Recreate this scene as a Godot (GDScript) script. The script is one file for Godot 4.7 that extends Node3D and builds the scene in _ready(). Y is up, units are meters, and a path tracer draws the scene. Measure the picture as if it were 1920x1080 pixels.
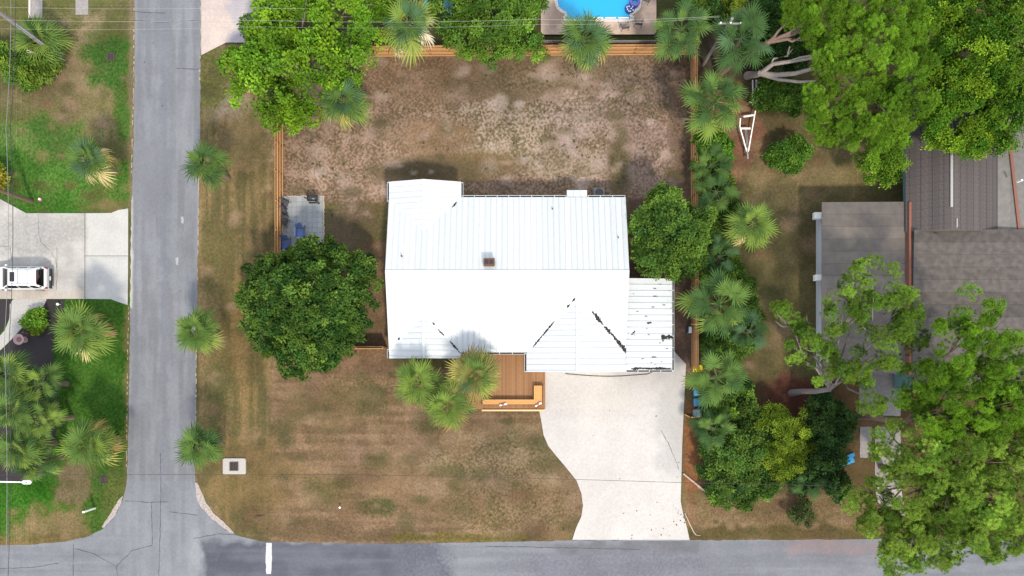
extends Node3D
# Plan of the plot: north is -z, one metre is 22 plan units, the survey origin is the driveway side of the house.
const H := 60.0
const PPM := 22.0
const K := 1.75
const MX0 := -140.0
const MY0 := -120.0
const MW := 1100
const MH := 660
var rng := RandomNumberGenerator.new()
var used := {}
var R := PackedFloat32Array()
var G := PackedFloat32Array()
var B := PackedFloat32Array()
var nfine: PackedByteArray
var nmid: PackedByteArray
var nbig: PackedByteArray
var nver: PackedByteArray
var nhor: PackedByteArray
var site: ImageTexture
var M := {}
var fronds := {}
var fmat := {}
var leafmesh := {}
var street_outline: PackedVector2Array
var clear_of := [Vector2(1300, 691), Vector2(1297, 742), Vector2(1297, 620), Vector2(1592, 861)]
var peak := {}
var hard: ImageTexture

func at(px: float, py: float, h := 0.0) -> Vector3:
	var k := (H - h) / H / PPM
	return Vector3((px - 960.0) * k, h, (py - 690.0) * k)

func lin(v: float) -> float:
	return v / 12.92 if v <= 0.04045 else pow((v + 0.055) / 1.055, 2.4)

func seenl(r: float, g: float, b: float, k := K) -> Color:
	return Color(lin(r / 255.0) / k, lin(g / 255.0) / k, lin(b / 255.0) / k)

func seen(r: float, g: float, b: float, k := K) -> Color:
	return seenl(r, g, b, k).linear_to_srgb()

func numbered(n: String) -> String:
	if not used.has(n):
		used[n] = 0
		return n
	used[n] += 1
	return "%s_%03d" % [n, used[n]]

func tag(o: Node, label: String, category: String, group := "") -> Node:
	o.set_meta("label", label)
	o.set_meta("category", category)
	if group != "":
		o.set_meta("group", group)
	return o

func thing(called: String, label: String, category: String, where: Vector3, turn := 0.0, group := "") -> Node3D:
	var o := Node3D.new()
	o.name = numbered(called)
	add_child(o)
	o.position = where
	o.rotation.y = turn
	tag(o, label, category, group)
	return o

func stg() -> SurfaceTool:
	var st := SurfaceTool.new()
	st.begin(Mesh.PRIMITIVE_TRIANGLES)
	return st

func mesh_of(st: SurfaceTool) -> ArrayMesh:
	st.generate_normals()
	return st.commit()

func put(called: String, mesh: Mesh, m: Material, parent: Node = self, pos := Vector3.ZERO) -> MeshInstance3D:
	var o := MeshInstance3D.new()
	o.name = numbered(called) if parent == self else called
	o.mesh = mesh
	o.material_override = m
	o.position = pos
	parent.add_child(o, true)
	return o

func obj(called: String, st: SurfaceTool, m: Material, parent: Node = self) -> MeshInstance3D:
	return put(called, mesh_of(st), m, parent)

func tri(st: SurfaceTool, a: Vector3, b: Vector3, c: Vector3) -> void:
	st.set_smooth_group(-1)
	st.add_vertex(a); st.add_vertex(b); st.add_vertex(c)

func quad(st: SurfaceTool, a: Vector3, b: Vector3, c: Vector3, d: Vector3) -> void:
	tri(st, a, b, c); tri(st, a, c, d)

func bx(st: SurfaceTool, c: Vector3, s: Vector3, bs := Basis.IDENTITY, bev := 0.0) -> void:
	var h := s * 0.5
	var e: float = min(bev, min(h.x, min(h.y, h.z)) * 0.9)
	var p := []
	for sy in [-1.0, 1.0]:
		for q in [[-1.0, -1.0], [1.0, -1.0], [1.0, 1.0], [-1.0, 1.0]]:
			p.append(c + bs * Vector3(q[0] * (h.x - (e if sy > 0 else 0.0)), sy * h.y, q[1] * (h.z - (e if sy > 0 else 0.0))))
	var m := []
	for q in [[-1.0, -1.0], [1.0, -1.0], [1.0, 1.0], [-1.0, 1.0]]:
		m.append(c + bs * Vector3(q[0] * h.x, h.y - e, q[1] * h.z))
	quad(st, p[4], p[5], p[6], p[7])
	quad(st, p[3], p[2], p[1], p[0])
	for i in 4:
		var j := (i + 1) % 4
		if e > 0.0:
			quad(st, p[i], p[j], m[j], m[i])
			quad(st, m[i], m[j], p[4 + j], p[4 + i])
		else:
			quad(st, p[i], p[j], p[4 + j], p[4 + i])

func beam(st: SurfaceTool, a: Vector3, b: Vector3, w: float, t: float) -> void:
	var d := (b - a)
	var z := d.normalized()
	var up := Vector3.UP if abs(z.y) < 0.95 else Vector3.RIGHT
	var x := up.cross(z).normalized()
	var y := z.cross(x)
	bx(st, (a + b) * 0.5, Vector3(w, t, d.length()), Basis(x, y, z))

func tube(st: SurfaceTool, pts: Array, rad: Array, sides := 7, cap := true) -> void:
	var rings := []
	for i in pts.size():
		var d: Vector3 = (pts[min(i + 1, pts.size() - 1)] - pts[max(i - 1, 0)]).normalized()
		var u := d.cross(Vector3.UP if abs(d.y) < 0.9 else Vector3.RIGHT).normalized()
		var v := d.cross(u)
		var ring := []
		for k in sides:
			var a := TAU * k / sides
			ring.append(pts[i] + (u * cos(a) + v * sin(a)) * rad[i])
		rings.append(ring)
	st.set_smooth_group(0)
	for i in pts.size() - 1:
		for k in sides:
			var j := (k + 1) % sides
			st.add_vertex(rings[i][k]); st.add_vertex(rings[i + 1][k]); st.add_vertex(rings[i + 1][j])
			st.add_vertex(rings[i][k]); st.add_vertex(rings[i + 1][j]); st.add_vertex(rings[i][j])
	if cap:
		for e in [0, pts.size() - 1]:
			for k in range(1, sides - 1):
				tri(st, rings[e][0], rings[e][k], rings[e][k + 1])

func lathe(st: SurfaceTool, c: Vector3, prof: Array, sides := 16) -> void:
	st.set_smooth_group(0)
	for i in prof.size() - 1:
		for k in sides:
			var a := TAU * k / sides
			var b := TAU * (k + 1) / sides
			var p: Vector2 = prof[i]
			var q: Vector2 = prof[i + 1]
			var p0 := c + Vector3(cos(a) * p.x, p.y, sin(a) * p.x)
			var p1 := c + Vector3(cos(b) * p.x, p.y, sin(b) * p.x)
			var q0 := c + Vector3(cos(a) * q.x, q.y, sin(a) * q.x)
			var q1 := c + Vector3(cos(b) * q.x, q.y, sin(b) * q.x)
			st.add_vertex(p0); st.add_vertex(q0); st.add_vertex(q1)
			st.add_vertex(p0); st.add_vertex(q1); st.add_vertex(p1)

func poly_of(a: Array) -> PackedVector2Array:
	var p := PackedVector2Array()
	for i in range(0, a.size(), 2):
		p.append(Vector2(a[i], a[i + 1]))
	return p

func smooth_poly(p: PackedVector2Array, n := 4) -> PackedVector2Array:
	var o := PackedVector2Array()
	var c := p.size()
	for i in c:
		for k in n:
			o.append(p[i].cubic_interpolate(p[(i + 1) % c], p[(i - 1 + c) % c], p[(i + 2) % c], float(k) / n))
	return o

# ragged outline: points every `step` plan units pushed about by `amp`
func ragged(p: PackedVector2Array, step: float, amp: float) -> PackedVector2Array:
	var o := PackedVector2Array()
	for i in p.size():
		var a := p[i]
		var b := p[(i + 1) % p.size()]
		var n := int(max(1.0, (b - a).length() / step))
		for k in n:
			var q := a.lerp(b, float(k) / n)
			if k > 0:
				q += (b - a).orthogonal().normalized() * rng.randf_range(-amp, amp)
			o.append(q)
	return o

# a flat sheet on the ground, outlined in plan units
func sheet(called: String, poly: PackedVector2Array, y: float, m: Material, parent: Node = self, thick := 0.0) -> MeshInstance3D:
	var st := stg()
	var idx := Geometry2D.triangulate_polygon(poly)
	st.set_smooth_group(-1)
	for i in idx:
		var p := poly[i]
		st.set_uv(Vector2((p.x - MX0) / (MW * 2.0), (p.y - MY0) / (MH * 2.0)))
		st.set_uv2(Vector2(p.x, p.y) / PPM / 2.7)
		st.set_normal(Vector3.UP)
		var w := at(p.x, p.y)
		st.add_vertex(Vector3(w.x, y, w.z))
	if thick > 0.0:
		for i in poly.size():
			var p := poly[i]
			var q := poly[(i + 1) % poly.size()]
			var a := at(p.x, p.y)
			var b := at(q.x, q.y)
			var nn := Vector3((b - a).z, 0, -(b - a).x).normalized()
			var e := [Vector3(a.x, y, a.z), Vector3(b.x, y, b.z), Vector3(b.x, y - thick, b.z), Vector3(a.x, y - thick, a.z)]
			for k in [0, 1, 2, 0, 2, 3]:
				st.set_uv(Vector2((p.x - MX0) / (MW * 2.0), (p.y - MY0) / (MH * 2.0)))
				st.set_uv2(Vector2(p.x, p.y) / PPM / 2.7)
				st.set_normal(nn)
				st.add_vertex(e[k])
	var o := MeshInstance3D.new()
	o.name = numbered(called) if parent == self else called
	o.mesh = st.commit()
	o.material_override = m
	parent.add_child(o, true)
	return o

# ---------------------------------------------------------------- materials
func noise_tex(sd: int, freq: float, lo: float, hi: float, size := 256, oct := 4, type := FastNoiseLite.TYPE_SIMPLEX) -> ImageTexture:
	var n := FastNoiseLite.new()
	n.seed = sd; n.frequency = freq; n.fractal_octaves = oct; n.noise_type = type
	var im := n.get_seamless_image(size, size)
	im.convert(Image.FORMAT_L8)
	var d := im.get_data()
	for i in d.size():
		var v: float = (lo + (hi - lo) * d[i] / 255.0) / hi
		d[i] = int(Color(v, v, v).linear_to_srgb().r * 255.0 + 0.5)
	var o := Image.create_from_data(size, size, false, Image.FORMAT_L8, d)
	o.convert(Image.FORMAT_RGB8)
	var t := ImageTexture.create_from_image(o)
	peak[t] = hi
	return t

func mat(c: Color, rough := 0.8, tex: Texture2D = null, scale := 1.0, metal := 0.0) -> StandardMaterial3D:
	var m := StandardMaterial3D.new()
	m.albedo_color = c
	m.roughness = rough
	m.metallic = metal
	m.cull_mode = BaseMaterial3D.CULL_DISABLED
	if tex:
		var q := c.srgb_to_linear() * float(peak.get(tex, 1.0))
		m.albedo_color = Color(min(q.r, 1.0), min(q.g, 1.0), min(q.b, 1.0)).linear_to_srgb()
		m.albedo_texture = tex
		m.uv1_triplanar = true
		m.uv1_world_triplanar = true
		m.uv1_scale = Vector3.ONE * scale
	return m

func ground_mat(map: Texture2D, detail: Texture2D, rough: float) -> StandardMaterial3D:
	var m := StandardMaterial3D.new()
	m.albedo_texture = map
	m.metallic_specular = 0.12
	m.texture_repeat = false
	m.roughness = rough
	m.cull_mode = BaseMaterial3D.CULL_DISABLED
	m.detail_enabled = true
	m.detail_blend_mode = BaseMaterial3D.BLEND_MODE_MUL
	m.detail_uv_layer = BaseMaterial3D.DETAIL_UV_2
	m.detail_albedo = detail
	return m

func leaf_mat(back: Color, rough := 0.5) -> StandardMaterial3D:
	var m := mat(Color.WHITE, rough)
	m.vertex_color_use_as_albedo = true
	m.metallic_specular = 0.15
	m.backlight_enabled = true
	m.backlight = back
	return m

# ---------------------------------------------------------------- ground colours
func bytes_noise(sd: int, freq: float, w: int, h: int, oct := 3) -> PackedByteArray:
	var n := FastNoiseLite.new()
	n.seed = sd; n.frequency = freq; n.fractal_octaves = oct
	n.noise_type = FastNoiseLite.TYPE_SIMPLEX
	var im := n.get_image(w, h)
	im.convert(Image.FORMAT_L8)
	if w != MW or h != MH:
		im.resize(MW, MH, Image.INTERPOLATE_CUBIC)
	return im.get_data()

# lays a patch of two mottled tones: A and B mixed by fine noise, edge broken up by middle noise
func patch(x0: float, y0: float, x1: float, y1: float, ca: Array, cb: Array, soft := 0.3, op := 1.0, square := false, grain: PackedByteArray = nfine, contrast := 1.6) -> void:
	var cx := (x0 + x1) * 0.5
	var cy := (y0 + y1) * 0.5
	var rx := (x1 - x0) * 0.5
	var ry := (y1 - y0) * 0.5
	var mar := 10.0 if square else 0.35
	var ex := rx + mar if square else rx * (1.0 + mar)
	var ey := ry + mar if square else ry * (1.0 + mar)
	var i0 := int(max(0.0, (cx - ex - MX0) / 2.0))
	var i1 := int(min(MW - 1.0, (cx + ex - MX0) / 2.0))
	var j0 := int(max(0.0, (cy - ey - MY0) / 2.0))
	var j1 := int(min(MH - 1.0, (cy + ey - MY0) / 2.0))
	var ar: float = ca[0]; var ag: float = ca[1]; var ab: float = ca[2]
	var br: float = cb[0]; var bg: float = cb[1]; var bb: float = cb[2]
	for j in range(j0, j1 + 1):
		var dy: float = abs(MY0 + j * 2.0 - cy)
		for i in range(i0, i1 + 1):
			var dx: float = abs(MX0 + i * 2.0 - cx)
			var k := j * MW + i
			var w: float
			if square:
				var m: float = min(rx - dx, ry - dy) + (nmid[k] - 128) * 0.05 * soft * 3.0
				w = clampf(m / (soft * 20.0 + 1.0) + 0.5, 0.0, 1.0)
			else:
				var d := sqrt(dx * dx / (rx * rx) + dy * dy / (ry * ry)) + (nmid[k] - 128) * 0.003 + (nfine[k] - 128) * 0.0012
				w = clampf((1.0 - d) / soft + 0.5, 0.0, 1.0)
			if w <= 0.0:
				continue
			w *= op
			var t := clampf((grain[k] / 255.0 - 0.5) * contrast + (nmid[k] / 255.0 - 0.5) * 1.0 + (nbig[k] / 255.0 - 0.5) * 0.5 + 0.5, 0.0, 1.0)
			R[k] += (ar + (br - ar) * t - R[k]) * w
			G[k] += (ag + (bg - ag) * t - G[k]) * w
			B[k] += (ab + (bb - ab) * t - B[k]) * w

func E(cx: float, cy: float, rx: float, ry: float, ca: Array, cb: Array, soft := 0.5, op := 1.0, grain: PackedByteArray = nfine, contrast := 1.6) -> void:
	patch(cx - rx, cy - ry, cx + rx, cy + ry, ca, cb, soft, op, false, grain, contrast)

func Q(x0: float, y0: float, x1: float, y1: float, ca: Array, cb: Array, soft := 0.3, op := 1.0, grain: PackedByteArray = nfine, contrast := 1.6) -> void:
	patch(x0, y0, x1, y1, ca, cb, soft, op, true, grain, contrast)

func paint_site() -> void:
	nfine = bytes_noise(3, 0.26, MW, MH, 3)
	nmid = bytes_noise(7, 0.035, MW, MH, 4)
	nbig = bytes_noise(11, 0.012, MW, MH, 4)
	nver = bytes_noise(13, 0.09, MW, 40, 3)
	nhor = bytes_noise(17, 0.09, 60, MH, 3)
	R.resize(MW * MH); G.resize(MW * MH); B.resize(MW * MH)
	R.fill(112); G.fill(102); B.fill(64)
	# west yards
	Q(-150, -130, 262, 1080, [120, 112, 72], [96, 100, 56])
	E(150, 150, 60, 110, [164, 142, 106], [134, 120, 78])
	E(190, 215, 70, 45, [158, 138, 98], [120, 112, 66])
	E(90, 190, 70, 40, [150, 130, 92], [112, 112, 62])
	E(205, 110, 46, 50, [66, 108, 44], [88, 112, 56])
	E(232, 200, 20, 60, [74, 112, 48], [92, 112, 56])
	E(50, 270, 110, 55, [80, 120, 52], [106, 124, 68])
	E(120, 345, 150, 60, [64, 112, 38], [92, 126, 58])
	E(20, 330, 60, 50, [66, 108, 40], [80, 116, 50])
	E(200, 385, 40, 12, [140, 122, 80], [110, 112, 60], 0.6)
	Q(240, -120, 262, 396, [156, 134, 102], [128, 112, 76], 0.3, 0.8)
	Q(-140, 556, 246, 1030, [60, 102, 34], [76, 112, 46], 0.2)
	E(50, 950, 110, 70, [52, 104, 28], [70, 116, 42])
	E(140, 905, 38, 55, [142, 120, 88], [112, 104, 66])
	E(110, 985, 95, 38, [156, 130, 92], [122, 112, 66])
	Q(-140, 1005, 170, 1032, [146, 122, 82], [116, 102, 58], 0.4)
	E(190, 965, 34, 42, [58, 98, 34], [84, 106, 50])
	E(215, 930, 24, 60, [92, 104, 54], [120, 112, 66], 0.7, 0.7)
	Q(233, 570, 250, 940, [150, 122, 88], [112, 106, 60], 0.4, 0.8)
	# verge along the street and front lawn
	Q(366, 60, 530, 1005, [148, 124, 82], [110, 101, 62], 0.2, 1.0, nver, 2.2)
	E(430, 200, 50, 26, [186, 166, 142], [140, 124, 92])
	E(395, 150, 30, 60, [104, 108, 60], [128, 116, 72])
	E(480, 250, 60, 60, [142, 122, 84], [110, 100, 62], 0.7, 0.8)
	E(410, 480, 30, 70, [98, 96, 52], [118, 104, 62], 0.8, 0.7, nver)
	E(450, 640, 40, 150, [146, 120, 72], [116, 102, 60], 0.8, 0.7, nver)
	E(410, 720, 25, 60, [96, 96, 52], [112, 104, 60], 0.8, 0.7, nver)
	Q(505, 690, 1105, 1022, [164, 132, 97], [124, 102, 71], 0.3, 1.0, nhor, 1.5)
	E(740, 905, 75, 60, [158, 130, 94], [140, 114, 78], 0.6, 0.8)
	E(600, 760, 70, 40, [152, 124, 88], [122, 102, 66], 0.8, 0.8)
	E(680, 740, 60, 30, [108, 98, 58], [128, 108, 68], 0.8, 0.7)
	E(930, 860, 130, 60, [166, 142, 106], [106, 94, 60], 0.6, 0.9, nfine, 3.0)
	E(960, 950, 150, 60, [160, 134, 98], [108, 92, 56], 0.6, 0.9, nfine, 2.6)
	E(620, 915, 45, 30, [106, 100, 56], [128, 108, 66], 0.8, 0.7)
	E(700, 950, 40, 16, [84, 88, 50], [110, 98, 60], 0.7, 0.8)
	E(560, 990, 90, 25, [124, 98, 70], [104, 92, 60], 0.7, 0.8)
	E(470, 900, 90, 80, [154, 126, 80], [122, 104, 62], 0.7, 0.8)
	Q(740, 1000, 1080, 1016, [98, 100, 44], [124, 106, 58], 0.4, 0.8)
	# side yard west of the house
	Q(528, 450, 735, 700, [152, 122, 90], [118, 96, 68], 0.3, 1.0, nfine, 1.8)
	E(650, 430, 50, 50, [124, 104, 78], [100, 90, 62], 0.7)
	# back yard
	Q(526, 92, 1306, 376, [182, 152, 122], [120, 99, 72], 0.2, 1.0, nfine, 2.6)
	E(800, 140, 200, 45, [158, 128, 96], [114, 92, 66], 0.7, 0.8, nfine, 2.2)
	E(690, 300, 160, 80, [196, 164, 132], [130, 107, 78], 0.6, 1.0, nfine, 2.6)
	E(830, 255, 80, 40, [166, 134, 100], [134, 109, 76], 0.7, 0.8)
	E(1010, 150, 160, 40, [118, 104, 72], [146, 122, 94], 0.7)
	E(960, 215, 110, 30, [190, 166, 138], [112, 98, 68], 0.6, 1.0, nfine, 2.8)
	E(970, 275, 100, 45, [198, 174, 142], [118, 104, 72], 0.6, 1.0, nfine, 2.6)
	E(1090, 215, 70, 45, [196, 170, 146], [126, 108, 84], 0.6, 1.0, nfine, 2.6)
	E(1190, 170, 80, 50, [168, 142, 116], [104, 90, 68], 0.7, 1.0, nfine, 2.6)
	E(1080, 300, 120, 35, [196, 170, 138], [132, 114, 82], 0.6, 1.0, nfine, 2.4)
	E(1210, 290, 90, 70, [186, 156, 130], [124, 103, 82], 0.7, 1.0, nfine, 2.6)
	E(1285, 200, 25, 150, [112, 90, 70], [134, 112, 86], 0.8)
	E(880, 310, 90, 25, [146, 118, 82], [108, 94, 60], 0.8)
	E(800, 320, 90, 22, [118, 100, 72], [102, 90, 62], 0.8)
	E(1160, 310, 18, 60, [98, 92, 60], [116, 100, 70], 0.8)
	# strips east of the house and the neighbour's yard
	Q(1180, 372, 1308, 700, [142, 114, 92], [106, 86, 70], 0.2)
	Q(1306, -130, 1560, 1022, [128, 114, 74], [100, 92, 58], 0.3)
	Q(1306, -130, 1420, 150, [96, 84, 64], [74, 68, 50], 0.3)
	E(1390, 265, 50, 80, [170, 120, 90], [130, 94, 68])
	E(1450, 340, 60, 70, [162, 136, 94], [120, 110, 68])
	E(1560, 320, 70, 50, [156, 134, 94], [120, 110, 68])
	E(1450, 540, 70, 140, [136, 120, 78], [106, 98, 58])
	E(1490, 745, 70, 45, [122, 78, 60], [96, 64, 50])
	Q(1545, 560, 2070, 1018, [122, 100, 68], [98, 84, 52], 0.3)
	E(1600, 770, 50, 60, [146, 114, 76], [116, 92, 60])
	E(1702, 715, 26, 60, [140, 84, 54], [112, 68, 44])
	Q(1280, 925, 1660, 1022, [166, 136, 96], [122, 104, 66], 0.3)
	Q(1280, 985, 1660, 1018, [118, 98, 62], [92, 84, 46], 0.4, 0.8)
	E(1297, 850, 16, 100, [164, 112, 70], [124, 86, 56], 0.6)
	Q(400, -130, 1306, 82, [84, 84, 54], [66, 70, 42], 0.3)
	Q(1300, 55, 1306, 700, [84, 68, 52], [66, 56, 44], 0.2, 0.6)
	# small worn and weedy spots all over the dry lawns
	var pr := RandomNumberGenerator.new()
	pr.seed = 77
	var tones := [[106, 100, 62], [116, 106, 68], [96, 94, 56], [170, 140, 106], [176, 146, 110], [150, 120, 84], [128, 102, 72]]
	var sandy := [[206, 182, 158], [214, 190, 168], [196, 168, 140], [204, 176, 150], [160, 134, 108], [118, 106, 74], [108, 98, 66]]
	for a in [[525, 700, 1080, 1008, 150, 26.0], [380, 110, 520, 990, 50, 20.0], [535, 105, 1295, 360, 170, 20.0], [535, 370, 725, 690, 40, 16.0], [1320, 200, 1540, 720, 60, 22.0], [1290, 935, 1640, 1005, 30, 18.0], [10, 130, 245, 390, 40, 20.0]]:
		for k in a[4]:
			var c: Array = (sandy if a[1] < 110 and a[0] > 530 else tones)[pr.randi() % 7]
			var rx := pr.randf_range(0.25, 1.0) * float(a[5])
			E(pr.randf_range(a[0], a[2]), pr.randf_range(a[1], a[3]), rx, rx * pr.randf_range(0.4, 0.9), c, [float(c[0]) * 0.86, float(c[1]) * 0.86, float(c[2]) * 0.84], 1.0, pr.randf_range(0.3, 0.75), nfine, 2.0)
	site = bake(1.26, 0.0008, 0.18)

func bake(gain: float, grain: float, speckle: float) -> ImageTexture:
	var hr := RandomNumberGenerator.new()
	hr.seed = 5
	var lut := PackedByteArray()
	lut.resize(256)
	for i in 256:
		lut[i] = int(Color(min(lin(i / 255.0) / K * gain, 1.0), 0, 0).linear_to_srgb().r * 255.0 + 0.5)
	var d := PackedByteArray()
	d.resize(MW * MH * 3)
	for k in MW * MH:
		var f := 1.0 + (nfine[k] - 128) * grain + (nbig[k] - 128) * (0.0009 if speckle > 0.1 else 0.0003)
		if speckle > 0.1 and R[k] > G[k]:
			R[k] *= 0.985
			B[k] *= 1.09
		f *= 1.0 + (hr.randf() - 0.5) * speckle
		R[k] = clampf(R[k] * f, 0, 255); G[k] = clampf(G[k] * f, 0, 255); B[k] = clampf(B[k] * f, 0, 255)
		d[k * 3] = lut[int(R[k])]
		d[k * 3 + 1] = lut[int(G[k])]
		d[k * 3 + 2] = lut[int(B[k])]
	return ImageTexture.create_from_image(Image.create_from_data(MW, MH, false, Image.FORMAT_RGB8, d))

func paint_hard() -> void:
	var sr := R.duplicate()
	var sg := G.duplicate()
	var sb := B.duplicate()
	# asphalt
	Q(230, -130, 388, 1030, [143, 146, 152], [130, 132, 138], 0.1, 1.0, nver, 2.0)
	Q(120, 900, 470, 1040, [144, 147, 154], [134, 136, 143], 0.1, 1.0, nver, 1.4)
	Q(300, -130, 314, 1030, [122, 125, 134], [134, 137, 146], 0.4, 0.7, nver)
	E(285, 330, 40, 80, [130, 132, 140], [140, 142, 150], 0.8, 0.6, nver)
	Q(-140, 1004, 2070, 1210, [142, 144, 151], [129, 131, 138], 0.1, 1.0, nhor, 1.6)
	Q(235, 940, 380, 1090, [146, 149, 156], [136, 138, 145], 0.6, 1.0, nver, 1.4)
	Q(378, 1015, 780, 1150, [96, 98, 108], [112, 114, 124], 0.5, 1.0, nhor, 1.4)
	E(790, 1065, 50, 60, [102, 104, 114], [114, 116, 126], 0.6, 0.9)
	E(1160, 1060, 190, 26, [118, 119, 129], [128, 129, 138], 0.7, 0.8)
	Q(1040, 1016, 1300, 1034, [124, 124, 128], [112, 113, 118], 0.5, 0.8)
	E(1570, 1025, 110, 14, [156, 136, 136], [142, 132, 136], 0.7, 0.8)
	E(365, 1045, 12, 40, [172, 174, 180], [150, 152, 158], 0.9, 0.6)
	# concrete
	Q(950, 590, 1310, 1011.5, [207, 202, 198], [205, 200, 196], 0.02, 1.0, nmid, 1.0)
	Q(1228, 690, 1300, 900, [194, 191, 188], [189, 186, 184], 1.0, 0.8)
	E(1130, 750, 60, 40, [205, 198, 189], [202, 196, 189], 0.9, 0.6)
	Q(-150, 368, 248, 578, [194, 191, 186], [178, 175, 171], 0.1, 1.0, nmid, 1.5)
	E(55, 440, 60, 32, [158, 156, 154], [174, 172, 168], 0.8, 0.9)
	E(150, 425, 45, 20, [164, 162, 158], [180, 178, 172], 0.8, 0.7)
	Q(163, 392, 245, 480, [205, 204, 201], [196, 194, 190], 0.2, 0.9)
	Q(163, 482, 245, 572, [198, 198, 196], [188, 188, 186], 0.2, 0.9)
	Q(-140, 545, 160, 562, [198, 187, 174], [184, 173, 162], 0.4, 0.8)
	Q(1008, -130, 1236, 72, [204, 180, 164], [172, 150, 134], 0.1, 1.0, nmid, 2.0)
	Q(376, -130, 500, 104, [214, 198, 188], [196, 182, 176], 0.1, 1.0, nfine, 1.5)
	Q(430, -130, 500, 84, [186, 180, 186], [170, 166, 174], 0.8, 0.8)
	hard = bake(1.1, 0.0002, 0.06)
	R = sr; G = sg; B = sb

func site_color(px: float, py: float) -> Color:
	var i := int(clamp((px - MX0) / 2.0, 0, MW - 1))
	var j := int(clamp((py - MY0) / 2.0, 0, MH - 1))
	var k := j * MW + i
	return Color(lin(R[k] / 255.0) / K, lin(G[k] / 255.0) / K, lin(B[k] / 255.0) / K)

# ---------------------------------------------------------------- plants
func make_frond(pet: float, droop: float, spread: float, n: int, sd: int, ragged_tip: float, fold: float) -> ArrayMesh:
	var r := RandomNumberGenerator.new()
	r.seed = sd
	var st := stg()
	st.set_smooth_group(-1)
	var hub := func(t: float) -> Vector3: return Vector3(0, -droop * 0.35 * t * t, t)
	# stalk and the rib that runs on into the blade
	for s in 4:
		var t0 := (pet + 0.18) * s / 4.0
		var t1 := (pet + 0.18) * (s + 1) / 4.0
		var w0 := 0.016 - 0.008 * s / 4.0
		var a: Vector3 = hub.call(t0)
		var b: Vector3 = hub.call(t1)
		st.set_color(Color(1.5, 1.5, 1.2))
		quad(st, a + Vector3(-w0, 0, 0), b + Vector3(-w0 * 0.8, 0, 0), b + Vector3(0, 0.012, 0), a + Vector3(0, 0.014, 0))
		quad(st, a + Vector3(0, 0.014, 0), b + Vector3(0, 0.012, 0), b + Vector3(w0 * 0.8, 0, 0), a + Vector3(w0, 0, 0))
	for i in n:
		var f := float(i) / (n - 1) * 2.0 - 1.0
		var ang := f * spread + r.randf_range(-0.03, 0.03)
		var root: Vector3 = hub.call(pet + 0.18 * (1.0 - abs(f)))
		var len := (1.0 - pet) * (0.62 + 0.30 * (1.0 - f * f)) * r.randf_range(1.0 - ragged_tip, 1.06)
		var d := Vector3(sin(ang), fold * abs(f), cos(ang)).normalized()
		var sd2 := Vector3(cos(ang), 0, -sin(ang))
		var c := r.randf_range(0.45, 1.25) if i % 2 == 0 else r.randf_range(0.9, 1.9)
		var dr := droop * r.randf_range(0.7, 1.35)
		var prev := []
		var ws := [0.006, 0.021, 0.017, 0.002]
		var ts := [0.0, 0.42, 0.72, 1.0]
		for q in 4:
			var p: Vector3 = root + d * len * ts[q] + Vector3(0, -dr * len * ts[q] * ts[q] * 1.1, 0)
			var w: float = ws[q] * (0.8 + 0.5 * (1.0 - pet))
			var e := [p - sd2 * w, p + Vector3(0, 0.35 * w, 0), p + sd2 * w]
			if q > 0:
				var g: float = c * (0.9 + 0.25 * ts[q])
				st.set_color(Color(g * (1.0 + 0.12 * ts[q]), g, g * 0.9))
				quad(st, prev[0], e[0], e[1], prev[1])
				quad(st, prev[1], e[1], e[2], prev[2])
			prev = e
	return mesh_of(st)

func build_fronds() -> void:
	for v in 3:
		fronds["dense%d" % v] = make_frond(0.34, [0.12, 0.3, 0.55][v], 2.0, 21, 10 + v, 0.22, 0.12)
		fronds["open%d" % v] = make_frond(0.48, [0.1, 0.28, 0.5][v], 2.2, 22, 20 + v, 0.2, 0.15)
	fronds["spear"] = make_frond(0.3, 0.04, 0.7, 14, 31, 0.15, 0.3)
	fronds["dead"] = make_frond(0.40, 0.7, 1.5, 17, 41, 0.45, -0.25)
	var cols := {
		"green": [0.07, 0.125, 0.03], "bright": [0.115, 0.175, 0.035], "blue": [0.05, 0.10, 0.045], "deep": [0.036, 0.075, 0.024],
		"lime": [0.16, 0.21, 0.045], "yellow": [0.26, 0.23, 0.07], "ochre": [0.18, 0.14, 0.05], "straw": [0.36, 0.30, 0.15], "brown": [0.15, 0.105, 0.05], "pale": [0.42, 0.36, 0.28], "olive": [0.13, 0.14, 0.04]}
	for c in cols:
		for ch in 3:
			cols[c][ch] *= 1.15
		var m := leaf_mat(Color(0.35, 0.4, 0.1), 0.65)
		m.albedo_color = Color(cols[c][0], cols[c][1], cols[c][2]).linear_to_srgb()
		fmat[c] = m

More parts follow.
